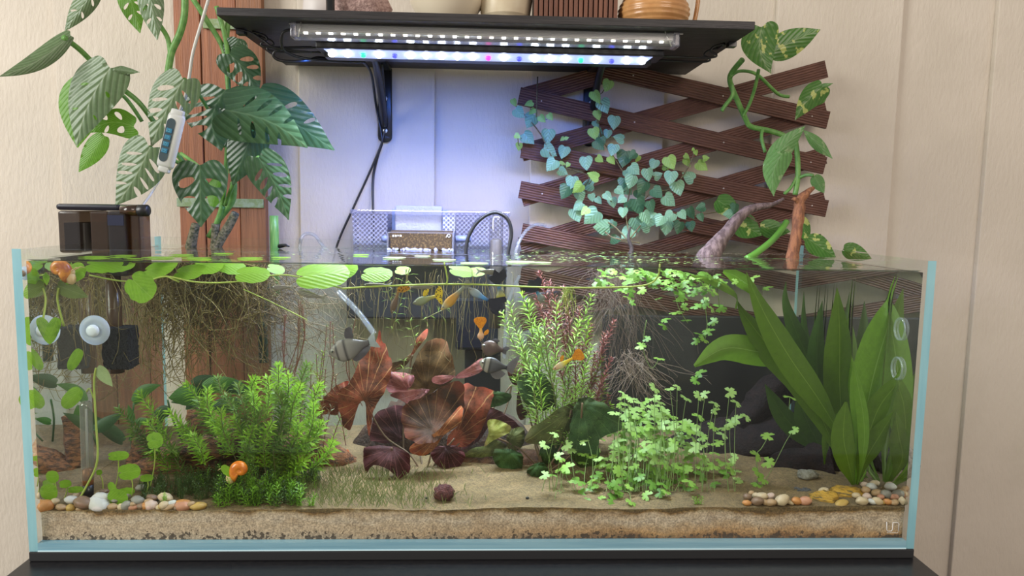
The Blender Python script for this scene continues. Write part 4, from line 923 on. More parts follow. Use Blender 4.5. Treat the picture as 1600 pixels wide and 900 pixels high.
# ------------------------------------------------------------------ roots
def roots(name, parent, n, src, hull, m, r, wander=.03, drop=.02, seg=9, kind='stuff', Y=(.28, .38), rel=False, curl=.5, up=False):
    mb = MB(); rr = random.Random(hash(name) % 100 if False else len(name)*7+n)
    for i in range(n):
        sx, sy = src(rr); y = rr.uniform(*Y); tx, ty = hull(rr)
        if rel: tx += sx
        a = P(sx, sy, y); b_ = P(tx, ty, y+rr.uniform(-.03, .03)); L = (b_-a).length
        w1 = Vector((rr.gauss(0, 1), rr.gauss(0, .5), rr.gauss(0, 1)))*L*wander*10; w2 = Vector((rr.gauss(0, 1), rr.gauss(0, .5), rr.gauss(0, 1)))*L*wander*10
        pts = []; s0 = rr.uniform(0, 99)
        for k in range(seg+1):
            u = k/seg; p = a*(1-u)**3+(a+w1)*3*u*(1-u)**2+(b_+w2)*3*u*u*(1-u)+b_*u**3
            p += Vector((noise.noise(Vector((s0, u*4, 0))), 0, noise.noise(Vector((s0, u*4, 5)))))*curl*.03*u
            p.y = min(max(p.y, .02), .392); p.z = min(p.z, WL-.002); p.x = min(max(p.x, -.583), .583); pts.append(p)
        tube(mb, pts, lambda u: r*(1-.5*u), 3, caps=False)
    o = mb.build(name, m, parent); o['kind'] = kind; return o
RT = mat('olive_root', (.22, .155, .045), .7, col2=(.32, .25, .085), ns=10, trans=.2)
RTD = mat('brown_root', (.13, .085, .04), .7, col2=(.22, .16, .08), ns=8)
roots('root_mass', mo, 520, lambda r: (r.uniform(232, 400), 408), lambda r: (r.uniform(215, 425), min(600, 440+abs(r.gauss(0, 75)))), RT, .00105, wander=.035, Y=(.26, .375), curl=1.2, seg=12)
roots('root_mass', mo, 130, lambda r: (r.uniform(380, 430), r.uniform(412, 500)), lambda r: (r.uniform(400, 560), r.uniform(425, 585)), RTD, .0007, wander=.05, Y=(.24, .36), curl=1.5, seg=11)
roots('root_mass', mo, 45, lambda r: (r.uniform(225, 330), r.uniform(420, 500)), lambda r: (r.uniform(205, 260), r.uniform(440, 620)), RT, .0006, wander=.05, Y=(.24, .36), curl=1.5)
roots('root_fan', fg, 150, lambda r: (r.uniform(925, 1000), r.uniform(408, 440)), lambda r: (r.gauss(955, 52), r.uniform(470, 600)), mat('fine_root', (.17, .12, .09), .7), .0005, wander=.012, Y=(.30, .385), curl=.35)
roots('root_fan', fg, 90, lambda r: (r.uniform(965, 1010), r.uniform(545, 575)), lambda r: (r.gauss(1000, 45), r.uniform(585, 640)), mat('grey_root', (.27, .20, .15), .7), .0006, wander=.012, Y=(.30, .36), curl=.2)
roots('fine_roots', pw, 90, lambda r: (r.uniform(540, 800), r.uniform(420, 445)), lambda r: (r.gauss(0, 9), r.uniform(455, 570)), mat('yellow_root', (.24, .19, .08), .6), .0004, wander=.008, Y=(.08, .2), curl=.3, rel=True)
roots('fine_roots', pw, 30, lambda r: (r.uniform(880, 895), 449), lambda r: (r.uniform(868, 905), r.uniform(470, 500)), YST, .0004, wander=.01, Y=(.05, .06), curl=.1)
roots('fine_roots', pw, 26, lambda r: (r.uniform(90, 190), r.uniform(430, 450)), lambda r: (r.uniform(70, 200), r.uniform(460, 570)), RT, .0005, wander=.03, Y=(.08, .2), curl=.6)

# ------------------------------------------------------------------ amazon sword
def blade(name, parent, m, pts, wd, fold=.25, nrm=(0, -1, .15), k=6, prof=None, wave=.0, label=None, twist=0):
    s = sm([P(*p) for p in pts], k); N = len(s); vs = []; uvs = []; nv = 6
    L = sum((s[i+1]-s[i]).length for i in range(N-1)); dist = [0]
    for i in range(N-1): dist.append(dist[-1]+(s[i+1]-s[i]).length/L)
    pr = prof or [.10, .12, .18, .42, .78, .97, 1, .93, .72, .38, .02]
    for i, p in enumerate(s):
        u = dist[i]; t = (s[min(i+1, N-1)]-s[max(i-1, 0)]).normalized(); n = Vector(nrm); 
        if twist: n = Matrix.Rotation(twist*u, 3, t) @ n
        n = (n-t*n.dot(t)).normalized(); sd = t.cross(n); w = wd*1.02*mp(p.y)*.5*interp(pr, u)
        for j in range(nv+1):
            v = j/nv*2-1
            w *= 1.0; q = p+sd*(w*v)-n*(fold*w*abs(v)**1.3)+n*(wave*sin(u*16+v*1.5)*abs(v))
            q.y = min(max(q.y, .0125), .394); q.x = min(max(q.x, -.586), .586); vs.append(q); uvs.append((u, j/nv))
    fs = [(i*(nv+1)+j, i*(nv+1)+j+1, (i+1)*(nv+1)+j+1, (i+1)*(nv+1)+j) for i in range(N-1) for j in range(nv)]
    mb = MB(); mb.add(vs, fs, 0, uvs); return mb.build(name, m, parent, label=label)
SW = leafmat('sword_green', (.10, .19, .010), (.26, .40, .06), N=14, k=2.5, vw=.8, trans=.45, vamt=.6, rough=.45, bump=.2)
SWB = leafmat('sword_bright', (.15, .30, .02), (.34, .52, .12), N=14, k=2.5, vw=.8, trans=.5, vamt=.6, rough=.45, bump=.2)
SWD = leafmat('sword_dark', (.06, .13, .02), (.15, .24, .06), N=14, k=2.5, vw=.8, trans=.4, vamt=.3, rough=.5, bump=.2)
c = PS(1338, 768)
sw = thing('sword_plant', 'large amazon sword plant with long strap leaves in the right end of the tank', 'plant', (c.x, c.y, .055))
bY = .10; B0 = (1337, 768, bY)
for m_, pts, wd, kw in (
    (SW, [B0, (1300, 690, .12), (1258, 600, .13), (1205, 545, .14), (1165, 495, .14), (1152, 470, .14)], 52, {}),
    (SW, [(1152, 480, .14), (1150, 458, .13), (1120, 440, .12), (1080, 430, .11)], 30, dict(prof=[.5, .6, .9, 1, .8, .5, .2], nrm=(.2, -.6, 1))),
    (SWB, [(1258, 612, .16), (1215, 562, .15), (1175, 548, .14), (1130, 545, .13), (1085, 572, .12)], 46, dict(prof=[.1, .2, .6, .95, 1, .9, .6, .1])),
    (SW, [B0, (1322, 700, .11), (1283, 630, .11), (1235, 560, .11), (1200, 500, .11), (1178, 455, .11), (1166, 425, .11)], 46, {}),
    (SWB, [(1190, 470, .16), (1172, 448, .16), (1150, 432, .15), (1130, 424, .14)], 24, dict(prof=[.1, .7, 1, .8, .2])),
    (SW, [B0, (1318, 670, .13), (1312, 600, .14), (1312, 520, .14), (1308, 450, .14)], 48, {}),
    (SW, [B0, (1345, 660, .17), (1345, 580, .18), (1352, 500, .19), (1372, 432, .19)], 66, {}),
    (SWB, [B0, (1348, 680, .08), (1362, 600, .08), (1385, 520, .08), (1410, 465, .08), (1436, 430, .07)], 62, dict(fold=.35)),
    (SW, [B0, (1352, 700, .07), (1372, 640, .06), (1402, 600, .05), (1432, 570, .04)], 38, {}),
    (SW, [B0, (1325, 720, .06), (1318, 680, .05), (1322, 628, .05)], 40, dict(prof=[.12, .2, .5, .85, 1, .95, .7, .1])),
    (SW, [B0, (1352, 720, .07), (1375, 680, .06), (1400, 640, .05)], 36, {}),
    (SWB, [B0, (1340, 700, .13), (1336, 620, .14), (1330, 560, .14)], 26, {}),
    (SW, [B0, (1370, 700, .16), (1400, 620, .18), (1420, 540, .19), (1425, 470, .19)], 46, {}),
    (SW, [B0, (1380, 710, .18), (1410, 650, .2), (1425, 590, .2)], 44, {}),
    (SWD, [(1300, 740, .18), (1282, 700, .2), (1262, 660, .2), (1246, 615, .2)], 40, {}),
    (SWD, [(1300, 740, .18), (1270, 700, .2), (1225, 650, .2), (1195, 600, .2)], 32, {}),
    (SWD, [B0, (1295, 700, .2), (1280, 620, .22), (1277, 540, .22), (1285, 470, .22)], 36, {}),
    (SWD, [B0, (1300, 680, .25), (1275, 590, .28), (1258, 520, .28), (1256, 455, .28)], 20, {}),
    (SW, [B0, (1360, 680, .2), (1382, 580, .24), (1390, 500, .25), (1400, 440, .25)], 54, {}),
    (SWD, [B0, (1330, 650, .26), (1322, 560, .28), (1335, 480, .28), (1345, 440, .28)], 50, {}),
    (SWB, [B0, (1348, 720, .06), (1350, 660, .05), (1340, 600, .05), (1330, 555, .05)], 20, {}),
    (SW, [(1290, 745, .15), (1290, 700, .15), (1310, 640, .15), (1330, 620, .15)], 20, {}),
    (SW, [B0, (1350, 690, .28), (1365, 600, .30), (1362, 520, .31), (1350, 440, .31)], 56, {}),
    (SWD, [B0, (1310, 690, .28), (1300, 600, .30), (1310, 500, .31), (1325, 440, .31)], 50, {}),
    (SWB, [B0, (1375, 700, .12), (1402, 640, .12), (1418, 560, .12), (1432, 500, .12)], 40, {}),
    (SW, [B0, (1330, 700, .2), (1320, 640, .2), (1328, 560, .2), (1345, 500, .2)], 44, {}),
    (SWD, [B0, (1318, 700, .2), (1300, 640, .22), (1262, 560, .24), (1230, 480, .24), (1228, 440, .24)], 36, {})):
    blade('leaf', sw, m_, pts, wd, **kw)
mb = MB(); ell(mb, P(1337, 768, bY), (.016, .014, .012), nz=.3, nf=4); mb.build('crown', mat('pale_crown', (.30, .38, .16), .6), sw)
sw2 = thing('sword_plant', 'smaller sword plant tucked against the right side pane behind the big one', 'plant', P(1418, 745, .2))
for pts, wd in (([(1415, 745, .2), (1410, 690, .2), (1398, 640, .2), (1385, 600, .2)], 34), ([(1415, 745, .2), (1420, 680, .21), (1425, 620, .22), (1428, 540, .22)], 32), ([(1415, 745, .2), (1405, 700, .18), (1392, 665, .17)], 24)):
    blade('leaf', sw2, SWD, pts, wd)

# ------------------------------------------------------------------ lotus leaves (sheets with a bulge, ripples and veins fanning from the leaf base)
def lotusmat(name, cols, vein, sc=12, trans=.3, fl=.95):
    m, nt, o = newmat(name); f = tex(nt, sc*4.5, detail=6, rough=.65)
    c = ramp(nt, f, cols); uv = nd(nt, 'ShaderNodeUVMap'); sp = nd(nt, 'ShaderNodeSeparateXYZ'); nt.links.new(uv.outputs[0], sp.inputs[0])
    edge = tuple(min(1, x*1.9) for x in cols[-1][1]) if name in ('lotus_red', 'lotus_brown', 'lotus_orange', 'lotus_olive') else cols[-1][1]
    er = nd(nt, 'ShaderNodeMapRange'); nt.links.new(mth(nt, 'ADD', sp.outputs[1], mth(nt, 'MULTIPLY', f, .35)), er.inputs[0]); er.inputs[1].default_value = .75; er.inputs[2].default_value = 1.25; er.inputs[4].default_value = .8
    c = mixc(nt, er.outputs[0], c, (edge[0]*.75, edge[1]*.42, edge[2]*.5))
    n2 = tex(nt, 45, detail=3)
    ang = mth(nt, 'ADD', mth(nt, 'MULTIPLY', sp.outputs[0], 2*pi*11), mth(nt, 'MULTIPLY', n2, .9))
    s = mth(nt, 'ABSOLUTE', mth(nt, 'SINE', ang)); mr = nd(nt, 'ShaderNodeMapRange'); nt.links.new(s, mr.inputs[0]); mr.inputs[1].default_value = .17; mr.inputs[2].default_value = .02
    c2 = mixc(nt, mth(nt, 'MULTIPLY', mr.outputs[0], fl), c, vein)
    sf = tex(nt, 170, detail=3, stretch=(1, 1, 2.6)); m3 = nd(nt, 'ShaderNodeMapRange'); nt.links.new(sf, m3.inputs[0]); m3.inputs[1].default_value = .60; m3.inputs[2].default_value = .66
    c3 = mixc(nt, mth(nt, 'MULTIPLY', m3.outputs[0], .55), c2, tuple(x*.3 for x in cols[0][1]))
    b = nd(nt, 'ShaderNodeBsdfPrincipled'); nt.links.new(c3, b.inputs[0]); b.inputs['Roughness'].default_value = .6; b.inputs['Specular IOR Level'].default_value = .2
    bn = nd(nt, 'ShaderNodeBump'); bn.inputs['Strength'].default_value = .35; bn.inputs['Distance'].default_value = .0015; nt.links.new(f, bn.inputs['Height']); nt.links.new(bn.outputs[0], b.inputs['Normal'])
    t = nd(nt, 'ShaderNodeBsdfTranslucent'); nt.links.new(c3, t.inputs[0]); mx = nd(nt, 'ShaderNodeMixShader'); mx.inputs[0].default_value = trans
    nt.links.new(b.outputs[0], mx.inputs[1]); nt.links.new(t.outputs[0], mx.inputs[2]); nt.links.new(mx.outputs[0], o.inputs[0]); return m
def lobe(parent, m, poly, node, Y, gx=0, gy=0, bulge=.016, rip=.0035, off=(480, 500), sc=3.0, name='leaf', seed=0, label=None, k=3):
    ol = [(p.x, p.y) for p in sm2([(off[0]+x/sc, off[1]+y/sc) for x, y in poly], k)]
    rj = random.Random(len(poly)*31+seed); c0x = sum(p[0] for p in ol)/len(ol); c0y = sum(p[1] for p in ol)/len(ol)
    dense = []
    for i in range(len(ol)):
        a_ = ol[i]; b_ = ol[(i+1) % len(ol)]; n_ = max(1, int(math.hypot(b_[0]-a_[0], b_[1]-a_[1])/3))
        dense += [(a_[0]+(b_[0]-a_[0])*q/n_, a_[1]+(b_[1]-a_[1])*q/n_) for q in range(n_)]
    ol = []
    for i, (x, y) in enumerate(dense):
        f_ = 1+.022*sin(i*.9+seed)+rj.uniform(-.012, .012); ol.append((c0x+(x-c0x)*f_, c0y+(y-c0y)*f_))
    nx_, ny_ = off[0]+node[0]/sc, off[1]+node[1]/sc
    cx = sum(p[0] for p in ol)/len(ol); cy = sum(p[1] for p in ol)/len(ol); R = max(math.hypot(p[0]-cx, p[1]-cy) for p in ol)
    V, fs = cdt(ol, [], R/16); vs = []; uvs = []
    for p in V:
        an = atan2(p.y-ny_, p.x-nx_); r = math.hypot(p.x-cx, p.y-cy)/R
        y = Y+gx*(p.x-cx)/R+gy*(p.y-cy)/R+bulge*r*r+rip*sin(an*3+seed)*r+rip*1.6*noise.noise(Vector((p.x*.04, p.y*.04, seed)))+rip*2.2*r*r*r*sin(an*11+seed)-.0009*(1-abs(sin(an*11))**.5)
        vs.append(P(p.x, p.y, min(max(y, .014), .39))); uvs.append((an/(2*pi)+.5, r))
    mb = MB(); mb.add(vs, fs, 0, uvs); return mb.build(name, m, parent, label=label)
LR = lotusmat('lotus_red', [(.36, (.07, .025, .013)), (.5, (.17, .048, .022)), (.64, (.32, .08, .04))], (.46, .24, .10), 9)
LB = lotusmat('lotus_brown', [(.36, (.022, .011, .006)), (.5, (.05, .023, .011)), (.64, (.11, .04, .018))], (.30, .17, .07), 7, fl=.5)
LO = lotusmat('lotus_orange', [(.36, (.10, .032, .011)), (.5, (.22, .07, .022)), (.64, (.34, .12, .035))], (.5, .26, .1), 9)
LT = lotusmat('lotus_olive', [(.36, (.05, .030, .012)), (.5, (.10, .057, .022)), (.64, (.16, .09, .035))], (.38, .22, .1), 9, fl=.4)
LP = lotusmat('lotus_pink', [(.3, (.22, .07, .06)), (.5, (.36, .12, .11)), (.7, (.36, .2, .22))], (.6, .3, .28), 12)
LV = lotusmat('lotus_purple', [(.3, (.03, .013, .012)), (.5, (.07, .024, .026)), (.7, (.14, .05, .055))], (.25, .1, .1), 8)
lo = thing('red_tiger_lotus', 'red tiger lotus with broad rippled brown and red leaves in the middle of the tank', 'plant', PS(660, 740))
lobe(lo, LR, [(338, 48), (352, 95), (370, 130), (398, 205), (385, 280), (350, 360), (312, 420), (292, 540), (278, 480), (272, 385), (240, 400), (200, 520), (165, 480), (145, 400), (150, 330), (195, 300), (235, 215), (270, 150), (322, 100)], (272, 375), .17, gy=-.02, seed=1)
lobe(lo, LR, [(195, 290), (150, 298), (90, 350), (35, 425), (60, 445), (100, 440), (145, 442), (165, 360)], (190, 400), .20, seed=2)
lobe(lo, LT, [(600, 85), (650, 100), (692, 220), (680, 285), (620, 320), (560, 355), (480, 392), (440, 350), (470, 300), (500, 200), (545, 120)], (560, 330), .24, gx=.02, seed=3)
lobe(lo, LB, [(450, 400), (560, 355), (660, 298), (730, 294), (735, 400), (720, 470), (640, 540), (575, 580), (480, 565), (448, 500)], (590, 520), .16, gy=-.03, bulge=-.03, seed=4)
lobe(lo, LR, [(728, 300), (800, 312), (872, 332), (850, 430), (805, 540), (742, 592), (660, 598), (662, 540), (720, 480), (735, 400)], (690, 560), .18, bulge=.03, seed=5)
lobe(lo, LO, [(722, 400), (722, 480), (640, 540), (590, 612), (520, 638), (478, 605), (510, 570), (600, 530), (672, 450)], (600, 560), .13, seed=6)
lobe(lo, LV, [(820, 420), (880, 415), (1002, 500), (945, 505), (880, 470), (850, 500), (800, 570), (725, 605), (760, 540)], (820, 480), .20, seed=7)
lobe(lo, LV, [(268, 600), (340, 588), (430, 600), (482, 640), (475, 715), (425, 742), (380, 700), (310, 680), (275, 722), (264, 660)], (400, 600), .12, gy=-.02, seed=8)
lobe(lo, LP, [(822, 178), (828, 232), (750, 270), (690, 268), (760, 218)], (700, 266), .19, rip=.001)
lobe(lo, LP, [(600, 262), (690, 262), (640, 300), (585, 292)], (690, 262), .2, rip=.001)
lobe(lo, LR, [(562, 40), (560, 80), (545, 100), (520, 130), (500, 160), (482, 175), (500, 130), (515, 85)], (490, 170), .22, rip=.001)
lobe(lo, LT, [(500, 150), (490, 175), (460, 215), (400, 245), (392, 205), (440, 190), (475, 165)], (490, 170), .22, rip=.001)
lobe(lo, LP, [(378, 250), (480, 252), (505, 275), (465, 330), (382, 340)], (480, 330), .20)
lobe(lo, LP, [(388, 350), (460, 330), (575, 325), (525, 370), (482, 393), (430, 372)], (560, 330), .19)
lobe(lo, LV, [(330, 430), (450, 400), (462, 500), (430, 570), (300, 565), (308, 480)], (440, 560), .22, bulge=.02)
lobe(lo, LB, [(1005, 195), (1035, 250), (1000, 305), (960, 295), (938, 240), (970, 215)], (960, 290), .24)
lobe(lo, LV, [(590, 600), (700, 590), (740, 640), (700, 700), (630, 700), (590, 660)], (650, 600), .16)
lobe(lo, LO, [(190, 605), (200, 640), (180, 680), (145, 670), (170, 630)], (190, 610), .2, rip=.001)
LSTM = mat('lotus_stem', (.12, .07, .035), .6)
for pts in ([(660, 742, .17), (640, 710, .18), (600, 680, .19), (570, 625, .18)], [(665, 742, .17), (675, 700, .18), (672, 680, .17)], [(668, 742, .17), (690, 710, .18), (710, 685, .18)],
            [(662, 742, .17), (655, 690, .22), (660, 640, .25), (665, 612, .24)], [(655, 742, .17), (620, 720, .15), (612, 700, .13)], [(655, 742, .18), (630, 700, .2), (640, 580, .22), (645, 555, .22)],
            [(668, 745, .18), (720, 690, .2), (760, 650, .22), (800, 600, .24)], [(800, 600, .24), (790, 640, .23), (760, 700, .2), (700, 742, .18)]):
    stemtube(lo, [P(*p) for p in pts], .0016, LSTM, 6)
LG = lotusmat('lotus_green', [(.3, (.022, .055, .018)), (.5, (.04, .09, .024)), (.7, (.065, .125, .034))], (.14, .22, .08), 9, fl=.35)
LGO = lotusmat('lotus_green_olive', [(.3, (.055, .07, .02)), (.5, (.09, .105, .03)), (.7, (.14, .15, .045))], (.28, .30, .1), 9, fl=.5)
LGY = lotusmat('lotus_green_yellow', [(.3, (.16, .17, .03)), (.5, (.28, .29, .06)), (.7, (.38, .36, .14))], (.4, .42, .16), 12, fl=.4)
gl = thing('green_lotus', 'green lotus with rounded dark and olive leaves right of the red lotus', 'plant', PS(850, 735))
lobe(gl, LG, [(985, 300), (1010, 255), (1060, 228), (1120, 265), (1165, 350), (1150, 415), (1080, 422), (1020, 385)], (1090, 415), .17, seed=1)
lobe(gl, LGO, [(1110, 470), (1170, 420), (1250, 395), (1262, 480), (1180, 565), (1085, 585), (1020, 565), (1050, 505)], (1240, 420), .14, seed=2)
lobe(gl, LG, [(335, 200), (420, 208), (500, 250), (545, 310), (545, 360), (440, 405), (440, 520), (370, 550), (310, 520), (285, 440), (300, 300)], (350, 220), .12, off=(800, 560), sc=3.214, seed=3)
lobe(gl, LGY, [(845, 470), (890, 468), (950, 495), (945, 530), (880, 560), (830, 592), (850, 530)], (850, 540), .15, seed=4)
lobe(gl, LGO, [(940, 530), (1010, 500), (1018, 570), (985, 612), (940, 600)], (950, 560), .16, seed=5)
lobe(gl, LG, [(868, 335), (955, 348), (935, 390), (838, 412), (860, 370)], (860, 350), .2, seed=6)
lobe(gl, LG, [(1100, 665), (1135, 720), (1050, 738), (1030, 700)], (1080, 680), .12, seed=7)
lobe(gl, LG, [(880, 605), (1000, 620), (1005, 700), (940, 722), (880, 670)], (950, 620), .15, seed=8)
lobe(gl, LB, [(990, 330), (1010, 400), (1035, 440), (1000, 470), (980, 420)], (1000, 400), .2, seed=9)
lobe(gl, LGO, [(830, 590), (880, 560), (940, 600), (860, 640), (730, 640), (780, 600)], (850, 600), .17, seed=9)
lobe(gl, LG, [(1160, 480), (1200, 600), (1150, 700), (1090, 660), (1100, 580)], (1150, 560), .17, seed=3)
for pts in ([(850, 735, .17), (835, 690, .17), (840, 640, .17)], [(855, 735, .16), (880, 690, .15), (893, 640, .14)], [(860, 735, .16), (900, 700, .14), (910, 630, .12)], [(845, 735, .17), (810, 700, .17), (765, 680, .16)], [(850, 735, .17), (825, 640, .2), (812, 560, .24)]):
    stemtube(gl, [P(*p) for p in pts], .0016, LSTM, 6)

# ------------------------------------------------------------------ anubias
AN = leafmat('anubias_green', (.06, .17, .03), (.12, .26, .06), N=8, k=1.2, vw=.8, trans=.15, vamt=.4, rough=.35)
AND = leafmat('anubias_dark', (.035, .09, .03), (.08, .15, .05), N=8, k=1.2, vw=.8, trans=.15, vamt=.4, rough=.4)
an = thing('anubias', 'anubias with broad dark green oval leaves behind the bushy stems on the left log', 'plant', P(300, 650, .22))
al = lambda m, b, t_, w_, Y, **k: leaf('leaf', an, m, b, t_, w_, Y, kind='ovate', fold=.3, step=10, **k)
al(AN, (208, 628), (252, 601), 20, .2, bend=-6); al(AN, (308, 615), (263, 622), 34, .19); al(AND, (320, 612), (290, 640), 30, .2); al(AN, (318, 606), (368, 592), 26, .19); al(AND, (350, 600), (395, 612), 24, .21)
al(AN, (365, 680), (415, 665), 22, .17); al(AND, (205, 690), (262, 645), 24, .25); al(AN, (208, 662), (200, 632), 12, .18); al(AN, (212, 660), (236, 655), 12, .15); al(AND, (300, 600), (345, 590), 22, .25)
al(AND, (330, 640), (385, 625), 26, .2); al(AND, (265, 640), (235, 650), 20, .24)
for pts in ([(285, 690, .22), (270, 655, .21), (262, 625, .2)], [(205, 700, .21), (206, 665, .2), (209, 630, .2)], [(300, 690, .22), (330, 640, .21), (320, 610, .2)], [(330, 660, .2), (315, 640, .2), (290, 632, .2), (268, 628, .19)], [(330, 690, .2), (360, 680, .18), (368, 678, .17)]):
    stemtube(an, [P(*p) for p in pts], .0015, STD, 6)
an2 = thing('anubias', 'low anubias with two dark leaves behind the small glass tube at the left', 'plant', P(110, 700, .2))
for b, t_, w_ in (((60, 652), (115, 672), 30), ((148, 672), (192, 645), 20), ((90, 690), (60, 668), 20), ((75, 615), (110, 640), 24)):
    leaf('leaf', an2, AND, b, t_, w_, .15, kind='ovate', fold=.3, step=9)
stemtube(an2, [P(112, 705, .2), P(140, 690, .18), P(150, 670, .15)], .0015, STD, 6)

# ------------------------------------------------------------------ driftwood and rocks in the tank
LOGM = mat('log_bark', (.25, .10, .04), .8, col2=(.06, .028, .015), ns=14, stretch=(1, 2, 3.2), lo=.42, hi=.6, bump=1, bs=35, bstretch=(1, 2, 3.5))
def log(name, label, pts, r, m, nz=.6, n=18, k=6, flat=1):
    t = MB(); tube(t, sm([P(*p) for p in pts], k), lambda u: interp(r, u), n, nz=nz, flat=flat); return tag(t.build(name, m), label, 'driftwood')
log('driftwood_log', 'long brown driftwood log lying behind the orange snail', [(205, 742, .17), (260, 722, .17), (340, 712, .17), (430, 712, .18), (520, 722, .2), (560, 735, .21)], [.012, .026, .032, .034, .028, .012], LOGM)
log('driftwood_log', 'upper brown driftwood chunk crossing over the long log', [(300, 712, .15), (340, 700, .145), (380, 690, .14), (420, 688, .14), (455, 700, .15)], [.010, .018, .022, .018, .006], LOGM)
log('driftwood_chunk', 'gnarled brown driftwood knob under the anubias leaves', [(296, 645, .2), (315, 655, .2), (335, 668, .2), (345, 690, .2)], [.010, .024, .024, .012], LOGM, .45)
log('driftwood_chunk', 'brown driftwood root slanting down at the left of the log', [(240, 650, .2), (222, 690, .19), (212, 730, .18)], [.008, .012, .016], LOGM, .4)
log('driftwood_chunk', 'low dark brown driftwood under the green lotus', [(720, 730, .2), (780, 722, .2), (860, 728, .2), (930, 735, .2)], [.014, .022, .024, .01], mat('dark_brown_bark', (.16, .07, .035), .8, col2=(.07, .035, .02), ns=16, bump=1, bs=40), .4)  # dark brown bark, a deeper brown than the left log
log('driftwood_log', 'brown driftwood behind the pinkish rock at the back left', [(75, 700, .3), (120, 668, .3), (170, 672, .3), (205, 690, .3)], [.012, .03, .028, .012], mat('tan_bark', (.26, .16, .08), .85, col2=(.13, .075, .04), ns=20, bump=.8, bs=50), .35)
BLW = mat('black_bark', (.009, .006, .006), .85, spec=.2, col2=(.016, .009, .008), ns=18, bump=.8, bs=45)
log('black_driftwood', 'black driftwood trunk at the foot of the sword plant', [(1150, 762, .20), (1220, 745, .19), (1280, 738, .18), (1312, 735, .17), (1325, 728, .16)], [.02, .036, .04, .044, .032], BLW, .35)
log('black_driftwood', 'black driftwood limb rising behind the hydrocotyle carpet towards the sword leaves', [(1060, 722, .26), (1110, 690, .27), (1160, 660, .28), (1200, 620, .29), (1238, 592, .30), (1250, 575, .3)], [.012, .016, .022, .03, .024, .008], BLW, .35)
log('black_driftwood', 'broad black driftwood base filling the back behind the sprig and pebbles', [(1010, 730, .30), (1080, 712, .29), (1160, 706, .28), (1240, 700, .27), (1310, 712, .25)], [.02, .05, .062, .06, .03], BLW, .3)
log('gap_darkening_log', 'added dark brown driftwood root darkening the gap behind the red lotus leaves', [(560, 720, .30), (610, 690, .30), (680, 672, .30), (760, 690, .30), (830, 715, .30)], [.02, .055, .072, .06, .025], mat('deep_bark', (.07, .035, .02), .85, col2=(.03, .018, .012), ns=12, bump=1, bs=30), .35)  # log added and made large to darken the gap behind the lotus
def rock(name, label, px, py, Y, w_, h_, m, d=None, nz=.3, nf=1.6, seed=0, flat=False, cat='rock'):
    s = mp(Y); t = MB(); ell(t, P(px, py, Y), (w_*s/2, (d or (w_+h_)/2)*s/2, h_*s/2), nz=nz, nf=nf, seed=seed, seg=26, ring=16); return tag(t.build(name, m, smooth=not flat), label, cat)
rock('pinkish_rock', 'jagged pinkish tan rock at the back left behind the glass tube', 92, 712, .18, 66, 62, mat('pink_rock', (.42, .20, .12), .8, col2=(.52, .36, .22), ns=24, bump=1, bs=30), nz=.5, nf=2.4, flat=True, seed=3)
rock('mushroom_rock', 'grey stone with a flat cap standing before the black driftwood', 1262, 742, .12, 36, 16, mat('grey_rock', (.16, .14, .10), .8, col2=(.24, .22, .18), ns=40, bump=.6), nz=.25, seed=5)
rock('grey_stone', 'pale grey stone foot under the flat capped stone', 1264, 762, .125, 24, 40, mat('grey_rock_b', (.22, .20, .18), .8), nz=.2, seed=6)
rock('white_rock', 'mottled white rock by the back of the right side pane', 1395, 722, .30, 70, 56, mat('white_rock', (.42, .38, .33), .8, col2=(.20, .18, .16), ns=18, bump=.5), nz=.35, seed=8)
rock('black_rock', 'small black speckled rock right of the gravel pile', 1253, 772, .075, 36, 20, mat('black_rock', (.03, .032, .036), .6, col2=(.09, .09, .10), ns=90, bump=.8), nz=.4, nf=2.5, seed=2, flat=True)
SLA = mat('yellow_slate', (.52, .29, .035), .6, col2=(.12, .08, .03), ns=16, stretch=(1, 1, 6), lo=.5, hi=.62, bump=1, bs=22, bstretch=(1, 1, 7))
rock('yellow_slate', 'layered yellow slate stone, left and nearer of the two at the right gravel', 1288, 779, .04, 48, 24, SLA, nz=.3, nf=2.2, seed=4)
rock('yellow_slate', 'layered yellow slate stone behind and right of its darker twin', 1322, 773, .062, 60, 24, SLA, nz=.3, nf=2.2, seed=9)
rock('lava_pebble', 'rough dark red stone alone on the open sand', 694, 770, .045, 32, 26, mat('red_stone', (.13, .035, .03), .8, col2=(.07, .02, .02), ns=50, bump=1, bs=90), nz=.25, nf=3, seed=1, cat='stone')
rock('white_shell', 'small flat cream pebble alone on the sand in front', 817, 793, .022, 24, 8, mat('cream_pebble', (.62, .52, .36), .5), nz=.1, cat='pebble')
rock('dark_pellet', 'tiny dark pellet on the open sand', 824, 778, .04, 6, 5, BLACK, nz=.1, cat='pellet')
rock('dark_pellet', 'tiny dark pellet left of the dark red stone', 667, 778, .04, 6, 4, BLACK, nz=.1, cat='pellet')

